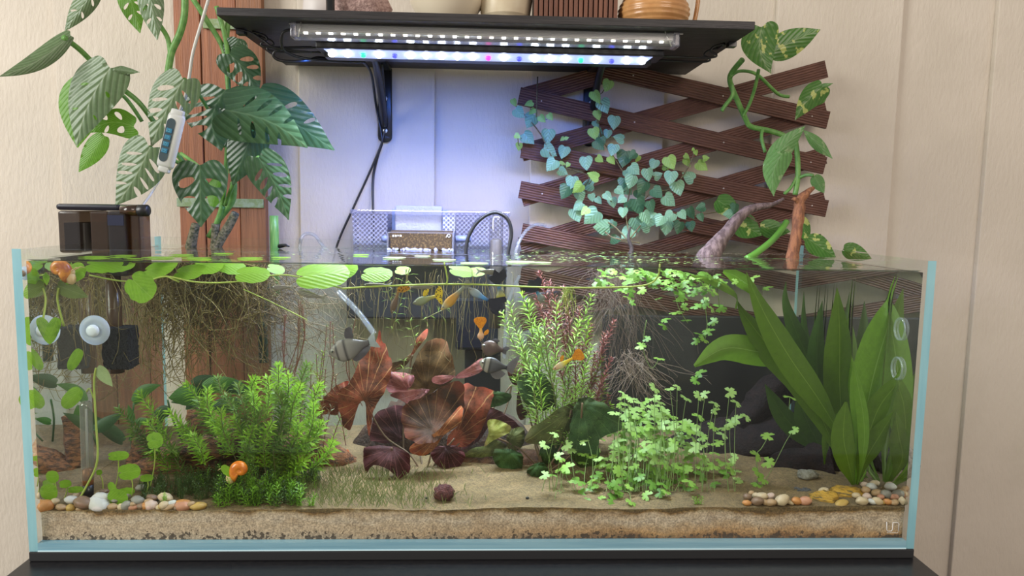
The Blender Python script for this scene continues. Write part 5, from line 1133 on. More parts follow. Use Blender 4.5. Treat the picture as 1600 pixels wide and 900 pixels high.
# ------------------------------------------------------------------ pebbles
PC = {}
def pebmat(key, a, b): PC[key] = mat(key+'_pebble', a, .45, col2=b, ns=45, bump=.15, bs=120)
pebmat('cream', (.56, .44, .28), (.48, .34, .2)); pebmat('orange', (.56, .24, .07), (.44, .18, .05)); pebmat('tan', (.42, .27, .14), (.34, .2, .1)); pebmat('white', (.62, .58, .52), (.44, .42, .40))
pebmat('brown', (.24, .14, .08), (.17, .1, .06)); pebmat('grey', (.28, .25, .21), (.20, .18, .15)); pebmat('salmon', (.52, .24, .14), (.42, .18, .1)); pebmat('pinkish', (.58, .42, .34), (.50, .34, .26)); pebmat('golden', (.50, .33, .08), (.36, .2, .05))
PM_ = []
for v in range(5):
    mb = MB(); ell(mb, (0, 0, 0), (1, 1, 1), nz=.13, nf=1.3, seed=v*7+1, seg=18, ring=12); PM_.append(mb)
PMESH = {}
PEBS = {}
def pebble(px, py, w_, h_, col, side, z_lift=0, label=None):
    p = PS(px, py+h_*.5); y = max(p.y, .0125+w_*mp(0)*.3); c = P(px, py, y); s = mp(y); c.z = max(c.z, sandz(c.x, y)+h_*s*.25)
    k = (col, random.randrange(5))
    if k not in PMESH: PMESH[k] = PM_[k[1]].mesh('pebble', PC[col])
    o = bpy.data.objects.new('pebble', PMESH[k]); C.objects.link(o); rx = w_*s*.58; rz = h_*s*.58
    o.location = c; o.scale = (rx, min((rx+rz)*.5, rx), rz); o.rotation_euler = (random.uniform(-.2, .2), random.uniform(-.35, .35), random.uniform(-.5, .5))
    if label: o['label'] = label
    else:
        size = 'larger' if w_ > 15 else 'small'
        PEBS.setdefault((size, col, side), []).append((px, o)); o['group'] = '%s %s pebbles at the front %s' % (size, col, side)
    o['category'] = 'pebble'
    return o
Lp = """135 195 60 60 cream;405 325 80 60 golden;415 235 110 60 white;460 190 60 50 pinkish;520 262 160 100 brown *large dull brown pebble left of the white speckled one at the front left;505 340 90 40 tan;675 215 140 80 white *white pebble with grey specks behind the largest white pebble, front left;655 310 190 100 white *largest white oval pebble at the front left;780 335 80 50 tan;905 305 100 80 grey;970 332 120 60 salmon *salmon pebble right of the big white one, touching the front glass;1085 355 110 60 orange *orange pebble against the front glass under the pinkish cream one;1115 298 110 80 pinkish *round pinkish cream pebble above the orange one, front left;1000 240 110 70 grey;1090 250 80 45 tan;1130 215 90 50 brown;1030 290 80 50 brown;1250 215 120 70 cream *cream domed pebble at the back of the left gravel heap;1300 262 80 35 white *small bright white flat pebble near the right end of the left heap;1235 285 80 70 cream;1285 305 120 50 tan;1235 360 100 45 golden;1405 255 120 40 orange;1410 310 130 80 salmon *blocky salmon pebble at the right end of the left heap;1545 290 130 60 golden *greenish golden pebble last at the right end of the left heap;920 195 60 50 grey;1030 125 80 50 grey;860 335 70 50 cream;190 340 120 100 orange *blurred orange pebble in the front left corner;320 300 90 50 tan;260 250 80 50 cream;700 160 80 40 brown;1190 320 50 40 cream;1480 270 60 40 tan;800 240 60 40 grey;590 250 50 40 cream;1350 330 50 40 brown;960 275 50 40 tan"""
for s in Lp.split(';'):
    l = None
    if '*' in s: s, l = s.split('*')
    x, y, w_, h_, c = s.split(); pebble(40+float(x)/5.714, 740+float(y)/5.714, float(w_)/5.714, float(h_)/5.714, c, 'left', label=l)
Rp = """320 360 60 45 brown;315 403 60 35 orange *orange pebble at the left end of the right gravel heap;380 350 50 40 cream;395 390 90 55 brown;425 355 80 50 cream;485 355 70 40 pinkish *pinkish white pebble at the back left of the right heap;490 400 80 45 tan;575 382 100 70 cream *large cream pebble left of the black speckled rock;680 388 80 50 orange;745 388 90 55 salmon *reddish pebble just left of the yellow slate;880 312 70 40 cream *cream pebble resting on top of the yellow slate;1160 390 90 60 cream *cream pebble just right of the yellow slate;1200 358 60 50 pinkish;1235 395 70 40 white;1275 390 80 50 cream;1190 310 60 50 tan;1230 285 80 50 white;1270 330 70 50 tan;1335 290 60 45 tan;1340 340 80 60 grey *round grey pebble in the middle of the right heap;1390 360 50 40 salmon;1440 350 50 40 orange;1350 395 60 40 orange;1400 400 60 40 tan;1465 390 60 60 cream *cream pebble in the bottom right corner of the tank;1390 290 80 50 brown;1460 300 80 60 tan;1010 425 100 35 golden *flat golden pebble pressed to the glass under the yellow slate;450 400 50 40 tan;530 400 50 30 golden;630 400 60 30 cream;1300 360 50 35 salmon;1250 260 50 40 cream;1480 340 40 40 cream;1120 350 60 40 cream;350 330 40 30 tan;1180 270 50 40 pinkish;1310 400 40 30 golden"""
for s in Rp.split(';'):
    l = None
    if '*' in s: s, l = s.split('*')
    x, y, w_, h_, c = s.split(); pebble(1100+float(x)/4.706, 700+float(y)/4.706, float(w_)/4.706, float(h_)/4.706, c, 'right', label=l)

ORD = ['leftmost', 'second from left', 'third from left', 'fourth from left', 'fifth from left', 'sixth from left', 'seventh from left', 'eighth from left']
for (size, col, side), lst in PEBS.items():
    lst.sort(key=lambda q: q[0])
    for i, (px, o) in enumerate(lst):
        if len(lst) == 1: o['label'] = 'the only %s %s pebble in the gravel at the front %s' % (size, col, side)
        elif i == len(lst)-1: o['label'] = 'rightmost %s %s pebble in the gravel at the front %s' % (size, col, side)
        else: o['label'] = '%s of the %s %s pebbles in the gravel at the front %s' % (ORD[i], size, col, side)

# ------------------------------------------------------------------ needle leaved stems
def shoot(mb, pts, ll, lw, gap=.006, n=3, rnd=random, stem=.0007, tipf=.6, mi=0, si=1, up=.55, start=.12):
    s = sm(pts, 5); N = len(s); tube(mb, s, stem, 4, mi=si, caps=False)
    L = [0]
    for i in range(N-1): L.append(L[-1]+(s[i+1]-s[i]).length)
    d = L[-1]*start; ph = rnd.random()*6
    while d < L[-1]:
        i = max(j for j in range(N) if L[j] <= d+1e-9); i = min(i, N-2); f = (d-L[i])/max(L[i+1]-L[i], 1e-9); p = s[i].lerp(s[i+1], f); t = (s[i+1]-s[i]).normalized()
        a = Vector((0, 1, 0)) if abs(t.y) < .9 else Vector((1, 0, 0)); x = (a-t*a.dot(t)).normalized(); y = t.cross(x); u = d/L[-1]
        for k in range(n):
            an_ = ph+2*pi*k/n+rnd.uniform(-.25, .25); o_ = x*cos(an_)+y*sin(an_); q = up+.9*max(0, u-.8)*4*.5
            dv = (o_+t*q).normalized(); l = ll*rnd.uniform(.75, 1.15)*(1-(1-tipf)*max(0, (u-.75)*4)); sd = dv.cross(t).normalized()*lw*.5
            mid = p+dv*l*.5+t*l*.05; e = p+dv*l-Vector((0, 0, 1))*l*.12
            nn = dv.cross(sd).normalized()*lw*.15
            mb.add([p+sd*.4, p-sd*.4, mid-sd+nn, mid+nn*2.5, mid+sd+nn, e], [(0, 1, 2, 3), (0, 3, 4), (3, 2, 5), (4, 3, 5)], mi, [(0, 0)]*6)
        ph += pi/n+.2; d += gap
def needle(name, col, col2, trans=.35): return mat(name, col, .45, col2=col2, ns=16, lo=.4, hi=.6, trans=trans)
NG = needle('lime_needles', (.32, .54, .03), (.20, .38, .02)); NGD = needle('mid_needles', (.10, .20, .02), (.17, .27, .03)); NB = needle('brown_needles', (.20, .13, .05), (.13, .14, .04))
NR = needle('red_needles', (.24, .07, .07), (.30, .13, .10)); NL = needle('pale_lime_needles', (.36, .54, .09), (.22, .38, .06)); NST = mat('thin_stem', (.18, .17, .06), .6); NSR = mat('thin_red_stem', (.20, .07, .04), .6)
rs = random.Random(11)
def bush(label, loc, specs, group=None):
    b = thing('stem_plant', label, 'plant', loc, group)
    for (m_, st_, pts, ll, lw, kw) in specs:
        mb = MB(); shoot(mb, [P(*p) for p in pts], ll, lw, rnd=rs, **kw); mb.build('shoot', [m_, st_], b, smooth=False)
    return b
sp_ = []
for (tx, ty, bx, by, Y) in ((185, 640, 250, 720, .10), (215, 612, 270, 700, .11), (232, 660, 285, 720, .10), (262, 640, 300, 705, .09), (240, 700, 270, 740, .10), (270, 700, 290, 745, .10), (290, 600, 340, 690, .13), (325, 607, 350, 690, .10), (345, 640, 370, 720, .08), (372, 602, 390, 680, .08),
                        (395, 615, 400, 690, .10), (418, 590, 415, 660, .07), (430, 612, 430, 690, .07), (450, 585, 440, 660, .08), (445, 640, 440, 720, .06), (470, 600, 450, 690, .07), (465, 660, 440, 730, .06), (485, 690, 450, 740, .07), (490, 630, 460, 720, .08), (505, 660, 470, 730, .09),
                        (340, 590, 380, 660, .14), (365, 655, 385, 720, .08), (410, 640, 405, 720, .06), (395, 670, 400, 735, .06), (425, 660, 415, 740, .05), (300, 680, 320, 730, .08), (390, 700, 395, 745, .055), (455, 705, 430, 750, .06), (310, 625, 340, 690, .12), (355, 620, 380, 690, .09), (480, 570, 470, 650, .12), (500, 600, 480, 680, .13),
                        (400, 590, 405, 650, .12), (435, 570, 430, 640, .13), (280, 665, 310, 720, .09), (520, 690, 480, 740, .10), (330, 660, 350, 715, .09), (205, 670, 250, 725, .1), (440, 685, 430, 740, .05), (475, 720, 440, 755, .06)):
    mx_, my_ = (tx+bx)/2+rs.uniform(-12, 12), (ty+by)/2-rs.uniform(0, 14)
    sp_.append((NG if rs.random() < .72 else NGD, NST, [(bx, by, Y+.02), (mx_, my_, Y+.01), (tx, ty, Y)], .0185, .0034, dict(gap=.0045, n=5)))
bush('bushy stem plant with lime green needle leaves over the left driftwood log', P(380, 740, .12), sp_)
sp_ = []
for i in range(26):
    tx = rs.uniform(455, 545); ty = rs.uniform(520, 640); bx = tx+rs.uniform(-30, 20); by = ty+rs.uniform(60, 110); Y = rs.uniform(.16, .28)
    sp_.append((rs.choice((NGD, NG, NB, NB)), NSR, [(bx, by, Y), ((tx+bx)/2+rs.uniform(-8, 8), (ty+by)/2, Y), (tx, ty, Y)], .013, .0018, dict(gap=.0062, n=3)))
for i in range(12):
    tx = rs.uniform(440, 560); ty = rs.uniform(455, 530); sp_.append((rs.choice((NB, NR, NGD)), NSR, [(tx+rs.uniform(-20, 20), ty+110, .22), (tx+rs.uniform(-8, 8), ty+55, .22), (tx, ty, .22)], .011, .0015, dict(gap=.011, n=2)))
bush('thin reddish stems with small leaves left of the red lotus', P(500, 700, .22), sp_)
sp_ = []
for (tx, ty) in ((795, 470), (810, 520), (825, 470), (840, 540), (800, 560), (850, 500), (832, 590), (862, 560), (870, 590), (895, 545), (905, 500), (925, 540), (915, 575), (940, 560), (900, 600), (925, 610), (880, 620), (945, 600), (910, 640), (935, 640), (895, 650), (815, 455), (785, 490), (870, 470), (955, 630), (805, 590), (860, 640), (920, 500), (925, 460), (850, 610), (840, 510), (815, 545), (880, 515), (945, 585), (875, 650), (905, 665)):
    Y = rs.uniform(.13, .24); bx = 870+(tx-870)*.35+rs.uniform(-12, 12); by = min(700, ty+rs.uniform(80, 130))
    sp_.append((NL if rs.random() < .8 else NG, NST, [(bx, by, Y+.01), ((tx*1.3+bx*.7)/2, (ty+by)/2, Y), (tx, ty, Y)], .0190, .0030, dict(gap=.0072, n=4, up=.6)))
bush('tall stem plant with pale lime needle leaves right of the pump', P(870, 730, .18), sp_)
sp_ = []
for (tx, ty) in ((842, 425), (858, 440), (835, 455), (872, 470), (885, 490), (905, 480), (925, 505), (895, 520), (870, 510), (855, 490), (945, 520), (930, 550), (910, 540), (890, 560), (955, 560), (940, 590), (880, 450), (960, 500), (900, 590), (925, 575), (950, 620), (865, 540)):
    Y = rs.uniform(.18, .27); bx = 900+(tx-900)*.4; by = ty+rs.uniform(80, 120)
    sp_.append((NR, NSR, [(bx, by, Y+.01), ((tx+bx)/2+rs.uniform(-6, 6), (ty+by)/2, Y), (tx, ty, Y)], .0155, .0032, dict(gap=.0056, n=4, up=.7)))
bush('stem plant with dark red narrow leaves behind the pale lime one', P(905, 730, .24), sp_)
# floating sprig among the guppies
sp_ = [(NL, NST, [(x0, y0, Y), ((x0+x1)/2, (y0+y1)/2, Y), (x1, y1, Y)], .02, .0016, dict(gap=.012, n=3, up=.25, start=.05)) for (x0, y0, x1, y1, Y) in
       ((612, 520, 640, 420, .12), (660, 500, 700, 480, .12), (610, 470, 600, 440, .14), (650, 540, 640, 500, .16), (630, 590, 632, 560, .14))]
bush('loose floating sprig with long thin leaves under the waterline among the guppies', P(640, 470, .12), sp_)
# low moss and fresh shoots in the foreground
def tuft(label, px, py, w_, h_, n, cols, ll=.007, lw=.0012, rows=1, hh=18, cat='plant', name='moss_clump'):
    mb = MB(); c = PS(px, py)
    for i in range(n):
        x = px+rs.uniform(-w_/2, w_/2); y = py+rs.uniform(-h_/2, h_/2); b_ = PS(x, y); b_.z = sandz(b_.x, b_.y); b_.y = max(b_.y, .02)
        hgt = hh*mp(b_.y)*rs.uniform(.5, 1.2)*(1-(abs(x-px)/w_*1.2)**2)
        mi = rs.randrange(len(cols)); tp_ = b_+Vector((rs.uniform(-.006, .006), rs.uniform(-.003, .003), hgt)); tp_.y = max(tp_.y, .018)
        shoot(mb, [b_, (b_+tp_)/2+Vector((rs.uniform(-.002, .002), 0, 0)), tp_], ll, lw, gap=.0034, n=3, rnd=rs, stem=.0004, mi=mi, si=mi, start=.0)
    return tag(mb.build(name, cols, smooth=False), label, cat, kind='stuff')
MOSSD = needle('dark_moss', (.05, .10, .02), (.08, .14, .03)); MOSSG = needle('fresh_moss', (.26, .50, .035), (.16, .34, .025))
tuft('bright green low shoots on the sand before the orange snail, left half of the tuft', 368, 778, 70, 22, 70, [MOSSG, MOSSG, MOSSD], hh=38, ll=.0095, lw=.0017)
tuft('bright green low shoots on the sand before the orange snail, right half of the tuft', 430, 780, 84, 22, 80, [MOSSG, MOSSG, MOSSD], hh=36, ll=.0095, lw=.0017)
tuft('dark moss cushion on the sand behind the left gravel', 285, 765, 130, 30, 170, [MOSSD], hh=26, ll=.006)
tuft('dark green moss carpet under the bushy stem plant', 400, 750, 200, 24, 190, [MOSSD, MOSSD, MOSSG], hh=30, ll=.006)
for k, (x, y, h_) in enumerate(((255, 790, 14), (443, 752, 12), (486, 788, 14), (1092, 790, 10))):
    tuft(('single fresh green shoot between pebbles at the left gravel', 'little green shoot right of the orange snail', 'small bright shoot on the sand right of the low green tuft', 'tiny green shoot at the front glass under the hydrocotyle')[k], x, y, 8, 4, 5, [MOSSG], hh=h_+8, ll=.005, name='green_shoot')
HG = needle('hairgrass', (.17, .20, .06), (.26, .28, .12)); mb = MB()
for i in range(900):
    x = rs.gauss(575, 70); y = rs.uniform(735, 792)
    if rs.random() > .75 and not 470 < x < 690: continue
    x = min(max(x, 470), 760); b_ = PS(x, y); b_.z = sandz(b_.x, b_.y); l = rs.uniform(.008, .024); a_ = rs.uniform(-.9, .9); d_ = Vector((sin(a_), rs.uniform(-.3, .3), cos(a_)))
    e = b_+d_*l; m1 = b_+d_*l*.5+Vector((0, 0, l*.1)); e.y = max(e.y, .014); sd = Vector((.00045, 0, 0)); mb.add([b_-sd, b_+sd, m1+sd, m1-sd, e], [(0, 1, 2, 3), (3, 2, 4)])
tag(mb.build('hairgrass', HG, smooth=False), 'sparse thin hairgrass on the sand left of the dark red stone', 'grass', kind='stuff')

# ------------------------------------------------------------------ hydrocotyle carpet: clover-like leaves, each an object
def clover():
    pts = []
    for k in range(5):
        a0 = -pi/2+pi+(k-2)*1.02
        for da, r in ((-.46, .68), (-.28, 1.0), (0, .93), (.28, 1.0), (.46, .68)): pts.append((cos(a0+da)*r*.5, sin(a0+da)*r*.5))
        pts.append((cos(a0+.51)*.26, sin(a0+.51)*.26)) if k < 4 else None
    pts.append((-.02, -.0)); pts = [(-y, x) for x, y in pts]
    V, fs = cdt(pts, [], .22); mb = MB(); mb.add([Vector((p.x, p.y, .12*(p.x**2+p.y**2)*-2+.02)) for p in V], fs, 0, [(p.x+.5, p.y+.5) for p in V]); return mb
cl = clover()
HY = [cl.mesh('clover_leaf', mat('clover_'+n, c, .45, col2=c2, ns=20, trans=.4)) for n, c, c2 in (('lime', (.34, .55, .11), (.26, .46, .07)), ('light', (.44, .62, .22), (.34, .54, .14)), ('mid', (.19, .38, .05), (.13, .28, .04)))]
hy = thing('hydrocotyle', 'dense mound of small clover-shaped lime leaves on the sand right of centre', 'plant', PS(1000, 780))
HST = mat('thread_stem', (.17, .26, .07), .6)
mbs = MB(); cnt = 0
def hleaf(px, py, Y, d, parent, mi=None, face=.5):
    s = d*1.55*mp(Y); nr = Vector((rs.uniform(-.35, .35), -rs.uniform(.35, .85), 1-face*.3+rs.uniform(-.2, .2))); fr = frame((cos(rs.random()*6), sin(rs.random()*6), 0), nr)
    return inst('leaf', HY[mi if mi is not None else rs.choice((0, 0, 1, 1, 2))], parent, P(px, py, Y), fr, (s, s, s))
pts_ = []
while cnt < 262:
    x = rs.gauss(1010, 62); top = 640+((x-1010)/150)**2*90+rs.uniform(-25, 20)
    y = top+(786-top)*rs.random()**1.2
    if x < 862 or x > 1150 or y > 786 or (x < 900 and y < 690): continue
    Y = .035+.17*((786-y)/180)+rs.uniform(-.015, .05); Y = max(Y, .022)
    if any(abs(x-a)+abs(y-b_) < 5.5 for a, b_, _ in pts_): continue
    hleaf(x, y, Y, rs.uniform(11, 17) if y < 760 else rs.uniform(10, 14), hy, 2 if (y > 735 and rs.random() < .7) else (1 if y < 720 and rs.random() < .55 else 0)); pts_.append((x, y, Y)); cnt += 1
for (x, y, d) in ((1023, 606, 15), (1047, 607, 12), (1058, 605, 10), (1072, 622, 15), (1092, 618, 14), (1102, 616, 12), (1116, 631, 13), (1118, 642, 11), (1140, 613, 15), (1150, 630, 13), (1165, 652, 13), (1152, 655, 14), (1140, 661, 15), (1132, 668, 14), (972, 614, 9), (980, 620, 12), (995, 640, 12), (866, 679, 11), (851, 695, 13), (874, 712, 12), (850, 742, 13), (893, 755, 14), (1150, 738, 12), (1152, 752, 13), (1142, 722, 10), (1030, 628, 15), (1034, 650, 16), (1012, 660, 16), (960, 645, 15)):
    Y = .10 if x > 880 else .06; hleaf(x, y, Y, d, hy, 1); pts_.append((x, y, Y))
for (x, y, Y) in pts_:
    if rs.random() < .22 or y < 640 or x < 880:
        b_ = PS(x+rs.uniform(-14, 14), 770); b_.z = .058; a = P(x, y, Y); m1 = (a+b_)/2+Vector((rs.uniform(-.008, .008), 0, rs.uniform(0, .008))); tube(mbs, sm([a, m1, b_], 3), .0005, 3, caps=False)
o = mbs.build('stems', HST, hy); o['kind'] = 'stuff'
sp1 = thing('hydrocotyle', 'single upright hydrocotyle sprig with six clover leaves before the dark panel', 'plant', PS(1185, 770))
mbs = MB()
for (x, y, d) in ((1201, 681, 17), (1181, 712, 15), (1199, 722, 16), (1185, 738, 16), (1192, 748, 15), (1183, 757, 14), (1240, 672, 12), (1234, 621, 15)):
    hleaf(x, y, .09, d, sp1, 0)
tube(mbs, sm([P(1183, 772, .09), P(1185, 740, .09), P(1181, 712, .09), P(1190, 700, .09), P(1201, 681, .09)], 4), .0006, 4); tube(mbs, sm([P(1233, 640, .09), P(1234, 621, .09)], 4), .0006, 4); tube(mbs, sm([P(1240, 672, .09), P(1228, 690, .09), P(1205, 735, .09), P(1185, 765, .09)], 4), .0005, 4); mbs.build('stems', HST, sp1)
up = thing('hanging_hydrocotyle', 'trailing clover leaves hanging from the surface between fig roots and sword plant', 'plant', P(1060, 425, .14))
for i in range(150):
    x = rs.gauss(1040, 62); y = 422+abs(rs.gauss(0, 20))+max(0, (x-1040))*.1
    if x < 930 or x > 1170: continue
    hleaf(x, y, rs.uniform(.08, .22), rs.uniform(8, 13), up, rs.choice((0, 2, 2)), .9)
for (x, y, d) in ((1057, 488, 16), (1041, 500, 12), (1036, 510, 11), (1099, 475, 13), (1124, 481, 17), (1072, 500, 12), (1113, 502, 13), (1094, 522, 15), (1108, 518, 15), (1086, 533, 11), (1100, 530, 13), (1000, 540, 14), (1010, 529, 10), (1030, 560, 13), (1061, 463, 15), (1087, 478, 14), (1095, 583, 14), (1087, 594, 12), (1060, 470, 12), (1117, 445, 14), (1178, 435, 14), (1200, 450, 12)):
    hleaf(x, y, .12, d, up, rs.choice((0, 2)), .9)
mbs = MB()
for pts in ([(1090, 430, .13), (1100, 470, .12), (1105, 510, .12), (1100, 535, .12)], [(1050, 440, .14), (1060, 480, .12), (1075, 505, .12)], [(1010, 500, .12), (1005, 545, .12), (1018, 575, .12), (1030, 560, .12)], [(1120, 440, .12), (1124, 480, .12)]):
    tube(mbs, sm([P(*p) for p in pts], 4), .0006, 4)
o = mbs.build('stems', HST, up); o['kind'] = 'stuff'

# ------------------------------------------------------------------ fish
EYEB = mat('eye_black', (.005, .005, .005), .1); EYES = mat('eye_silver', (.4, .38, .33), .25, .3)
def fish(name, label, cat, head, tail, H_, Y, prof, bm_, tailpoly, tm, dors=None, dm=None, anal=None, yaw=0, group=None, thick=.42, flip=1):
    """head/tail base in photo pixels; body height H_ px; fin polygons in (along, up) units of body height from the tail base"""
    A = P(head[0], head[1], Y-yaw); B = P(tail[0], tail[1], Y+yaw); d = (B-A); L = d.length; t = d.normalized(); up_ = Vector((0, 0, 1)) if abs(t.z) < .85 else Vector((1, 0, 0)); up_ = (up_-t*up_.dot(t)).normalized()*flip; sd = t.cross(up_); h = H_*mp(Y)
    o = thing(name, label, cat, (A+B)/2, group)
    mb = MB(); N = 18; n = 14; vs = []; uvs = []
    for i in range(N+1):
        u = i/N; r = interp(prof, u)*h*.5; off = interp([.0, -.03, -.05, -.03, 0, .02, .02], u)*h
        for j in range(n):
            a = 2*pi*j/n; vs.append(A+t*(L*u)+up_*(r*sin(a)+off)+sd*(r*thick*cos(a))); uvs.append((u, (sin(a)+1)/2))
    fs = [(i*n+j, i*n+(j+1) % n, (i+1)*n+(j+1) % n, (i+1)*n+j) for i in range(N) for j in range(n)]+[tuple(range(n-1, -1, -1)), tuple(N*n+j for j in range(n))]
    mb.add(vs, fs, 0, uvs); mb.build('body', bm_, o)
    def fin(poly, org, nm, mm):
        ol = [(p.x, p.y) for p in sm2(poly, 2)]; V, fs = cdt(ol, [], .22); mb = MB(); nV = len(V)
        fr_ = [org+t*(p.x*h)+up_*(p.y*h)+sd*(.05*h*sin(p.y*14)*min(1, abs(p.x)+abs(p.y))) for p in V]
        mb.add([q-sd*.0002 for q in fr_]+[q+sd*.0002 for q in fr_], list(fs)+[tuple(nV+i for i in reversed(f)) for f in fs], 0, [(p.x*.5, p.y*.5+.5) for p in V]*2); mb.build(nm, mm, o)
    fin(tailpoly, B-t*h*.08, 'tail_fin', tm)
    if dors: fin(dors[1], A+t*(L*dors[0])+up_*(interp(prof, dors[0])*h*.44), 'dorsal_fin', dm or tm)
    if anal: fin(anal[1], A+t*(L*anal[0])-up_*(interp(prof, anal[0])*h*.46), 'anal_fin', dm or tm)
    r = max(h*.10, .0011)
    for s in (-1, 1):
        c = A+t*(L*.11)+up_*(h*.06)+sd*(s*interp(prof, .11)*h*.5*thick*.9); mb = MB(); ell(mb, c, (r, r, r), seg=10, ring=8); e_ = mb.build('eye', EYES, o)
        mb = MB(); ell(mb, c+sd*s*r*.55, (r*.6,)*3, seg=8, ring=6); mb.build('pupil', EYEB, e_)
    return o
GUP = [.12, .5, .75, .95, 1, .95, .8, .62, .5, .42, .38, .36]; TET = [.12, .5, .78, .96, 1, 1, .92, .76, .56, .38, .27, .24]; DAN = [.15, .6, .85, 1, 1, .95, .85, .7, .55, .42, .35]
FANT = [(0, .15), (.5, .55), (1.1, .9), (1.6, .75), (1.75, 0), (1.6, -.75), (1.1, -.9), (.5, -.5), (0, -.15)]
FORK = [(0, .12), (.35, .35), (.85, .62), (.6, .2), (.52, 0), (.6, -.2), (.85, -.62), (.35, -.35), (0, -.12)]
DF = [(0, 0), (.15, .5), (.6, .75), (.85, .55), (.55, .1), (.3, 0)]
AF = [(0, 0), (.2, -.35), (.8, -.32), (1.1, .12), (.8, .2), (.3, .05)]
YF_ = mat('fin_yellow_orange', (.78, .36, .01), .4, col2=(.62, .22, .01), ns=90, trans=.35)
fish('guppy', 'yellow and orange guppy swimming down beside the submerged pump', 'fish', (752, 532), (751, 513), 11, .06, GUP, uvramp('gup_a', [(0, (.62, .30, .14)), (.5, (.72, .42, .25)), (1, (.75, .36, .02))]), FANT, YF_, (.4, DF), YF_)
fish('guppy', 'bright yellow orange guppy with a fan tail before the lime stem plant', 'fish', (864, 577), (895, 560), 11, .05, GUP, uvramp('gup_b', [(0, (.62, .30, .16)), (.4, (.60, .52, .30)), (.6, (.70, .60, .05)), (1, (.75, .40, .01))]), FANT, YF_, (.45, DF), YF_)
SPOT = uvramp('leopard_fin', [(0, (.66, .50, .04)), (1, (.70, .52, .05))], spots=((.02, .015, .01), 420), trans=.3)
fish('guppy', 'greenish guppy with a black spotted yellow tail just under the waterline', 'fish', (645, 474), (681, 463), 14, .06, GUP, uvramp('gup_c', [(0, (.20, .20, .13)), (.5, (.24, .28, .16)), (.8, (.34, .33, .10)), (1, (.6, .46, .06))]), [(0, .15), (.3, .7), (.8, 1.0), (1.0, .4), (.7, -.4), (.5, -1.2), (.25, -.8), (0, -.15)], SPOT, (.5, DF), SPOT)
fish('guppy', 'spotted orange-tailed brown guppy swimming upright left of the greenish one', 'fish', (612, 490), (622, 455), 11, .07, GUP, uvramp('gup_d', [(0, (.12, .08, .05)), (.6, (.16, .10, .07)), (1, (.35, .18, .06))]), [(0, .15), (.2, .9), (1.0, 1.6), (1.2, .8), (.8, 0), (.3, -.2)], uvramp('orange_spot_fin', [(0, (.62, .33, .03)), (1, (.60, .28, .03))], spots=((.03, .02, .01), 480), trans=.3))
fish('guppy', 'pale orange guppy diving to the lower left in front of the filter', 'fish', (689, 484), (726, 448), 15, .05, GUP, uvramp('gup_e', [(0, (.62, .38, .04)), (.12, (.40, .38, .25)), (.3, (.55, .30, .05)), (.55, (.52, .26, .05)), (.8, (.26, .28, .20)), (1, (.25, .27, .2))]), [(0, .15), (.4, .4), (.8, .3), (.8, -.2), (.3, -.3), (0, -.15)], mat('grey_fin', (.25, .25, .2), .4, trans=.4))
BLF = mat('black_fin', (.008, .009, .022), .4)
fish('guppy', 'silver blue guppy with a large black tail swimming left', 'fish', (731, 450), (763, 470), 13, .055, GUP, uvramp('gup_f', [(0, (.35, .34, .28)), (.5, (.26, .34, .42)), (.75, (.08, .32, .70)), (1, (.02, .05, .12))]), [(0, .2), (.5, .6), (1.5, 1.5), (2.0, 1.1), (1.7, .6), (2.3, .2), (1.8, -.2), (2.0, -.9), (1.2, -1.0), (.4, -.4)], BLF)
fish('guppy', 'yellow bellied guppy with blue and black tail pointing up at the waterline', 'fish', (785, 472), (779, 448), 15, .065, GUP, uvramp('gup_g', [(0, (.20, .19, .15)), (.4, (.45, .40, .08)), (.7, (.25, .25, .18)), (1, (.03, .16, .35))]), [(0, .15), (.4, .3), (.9, 1.1), (1.8, 1.0), (1.5, .4), (2.0, .0), (1.4, -.3), (1.3, -.9), (.4, -.3)], BLF)
fish('guppy', 'guppy with a black fan tail facing lower right near the water surface', 'fish', (850, 472), (838, 455), 12, .06, GUP, uvramp('gup_h', [(0, (.24, .24, .18)), (.6, (.20, .24, .24)), (.85, (.03, .22, .36)), (1, (.01, .02, .04))]), [(0, .2), (.3, .8), (.9, 1.5), (1.5, 1.2), (1.4, .6), (1.9, .1), (1.4, -.5), (1.6, -1.3), (.9, -1.2), (.2, -.6)], BLF)
STR = [(0, (.16, .13, .10)), (.2, (.40, .36, .28)), (.32, (.07, .065, .08)), (.42, (.42, .38, .3)), (.54, (.07, .065, .08)), (.64, (.42, .38, .3)), (.76, (.08, .075, .09)), (.9, (.26, .22, .16))]
DM = uvramp('danio_stripes', STR, axis=1); CF = mat('clear_fin', (.38, .36, .30), .4, trans=.6)
for i, (h_, t_, hh, Y, l) in enumerate((((424, 449), (454, 449), 9, .07, 'striped danio swimming left below the floating leaves, furthest left of the danios'), ((464, 455), (502, 465), 11, .06, 'larger dark striped danio swimming left above the black tetra'),
                                     ((566, 446), (606, 446), 9, .10, 'striped danio partly behind the pennywort stolon left of the spotted guppy'), ((678, 447), (642, 449), 9, .10, 'striped danio facing right behind the spotted tail guppy'), ((778, 425), (750, 424), 9, .08, 'striped danio facing right right under the surface by the black tail'))):
    fish('danio', l, 'fish', h_, t_, hh, Y, DAN, DM, FORK, CF)
TM = uvramp('tetra_body', [(0, (.20, .17, .15)), (.16, (.30, .27, .24)), (.2, (.04, .035, .035)), (.25, (.30, .27, .24)), (.36, (.28, .25, .23)), (.41, (.05, .045, .045)), (.47, (.26, .24, .22)), (.8, (.14, .13, .13)), (1, (.09, .08, .085))])
GF = mat('smoky_fin', (.11, .10, .11), .5, trans=.4); WF = mat('pale_fin', (.42, .44, .42), .5, trans=.6)
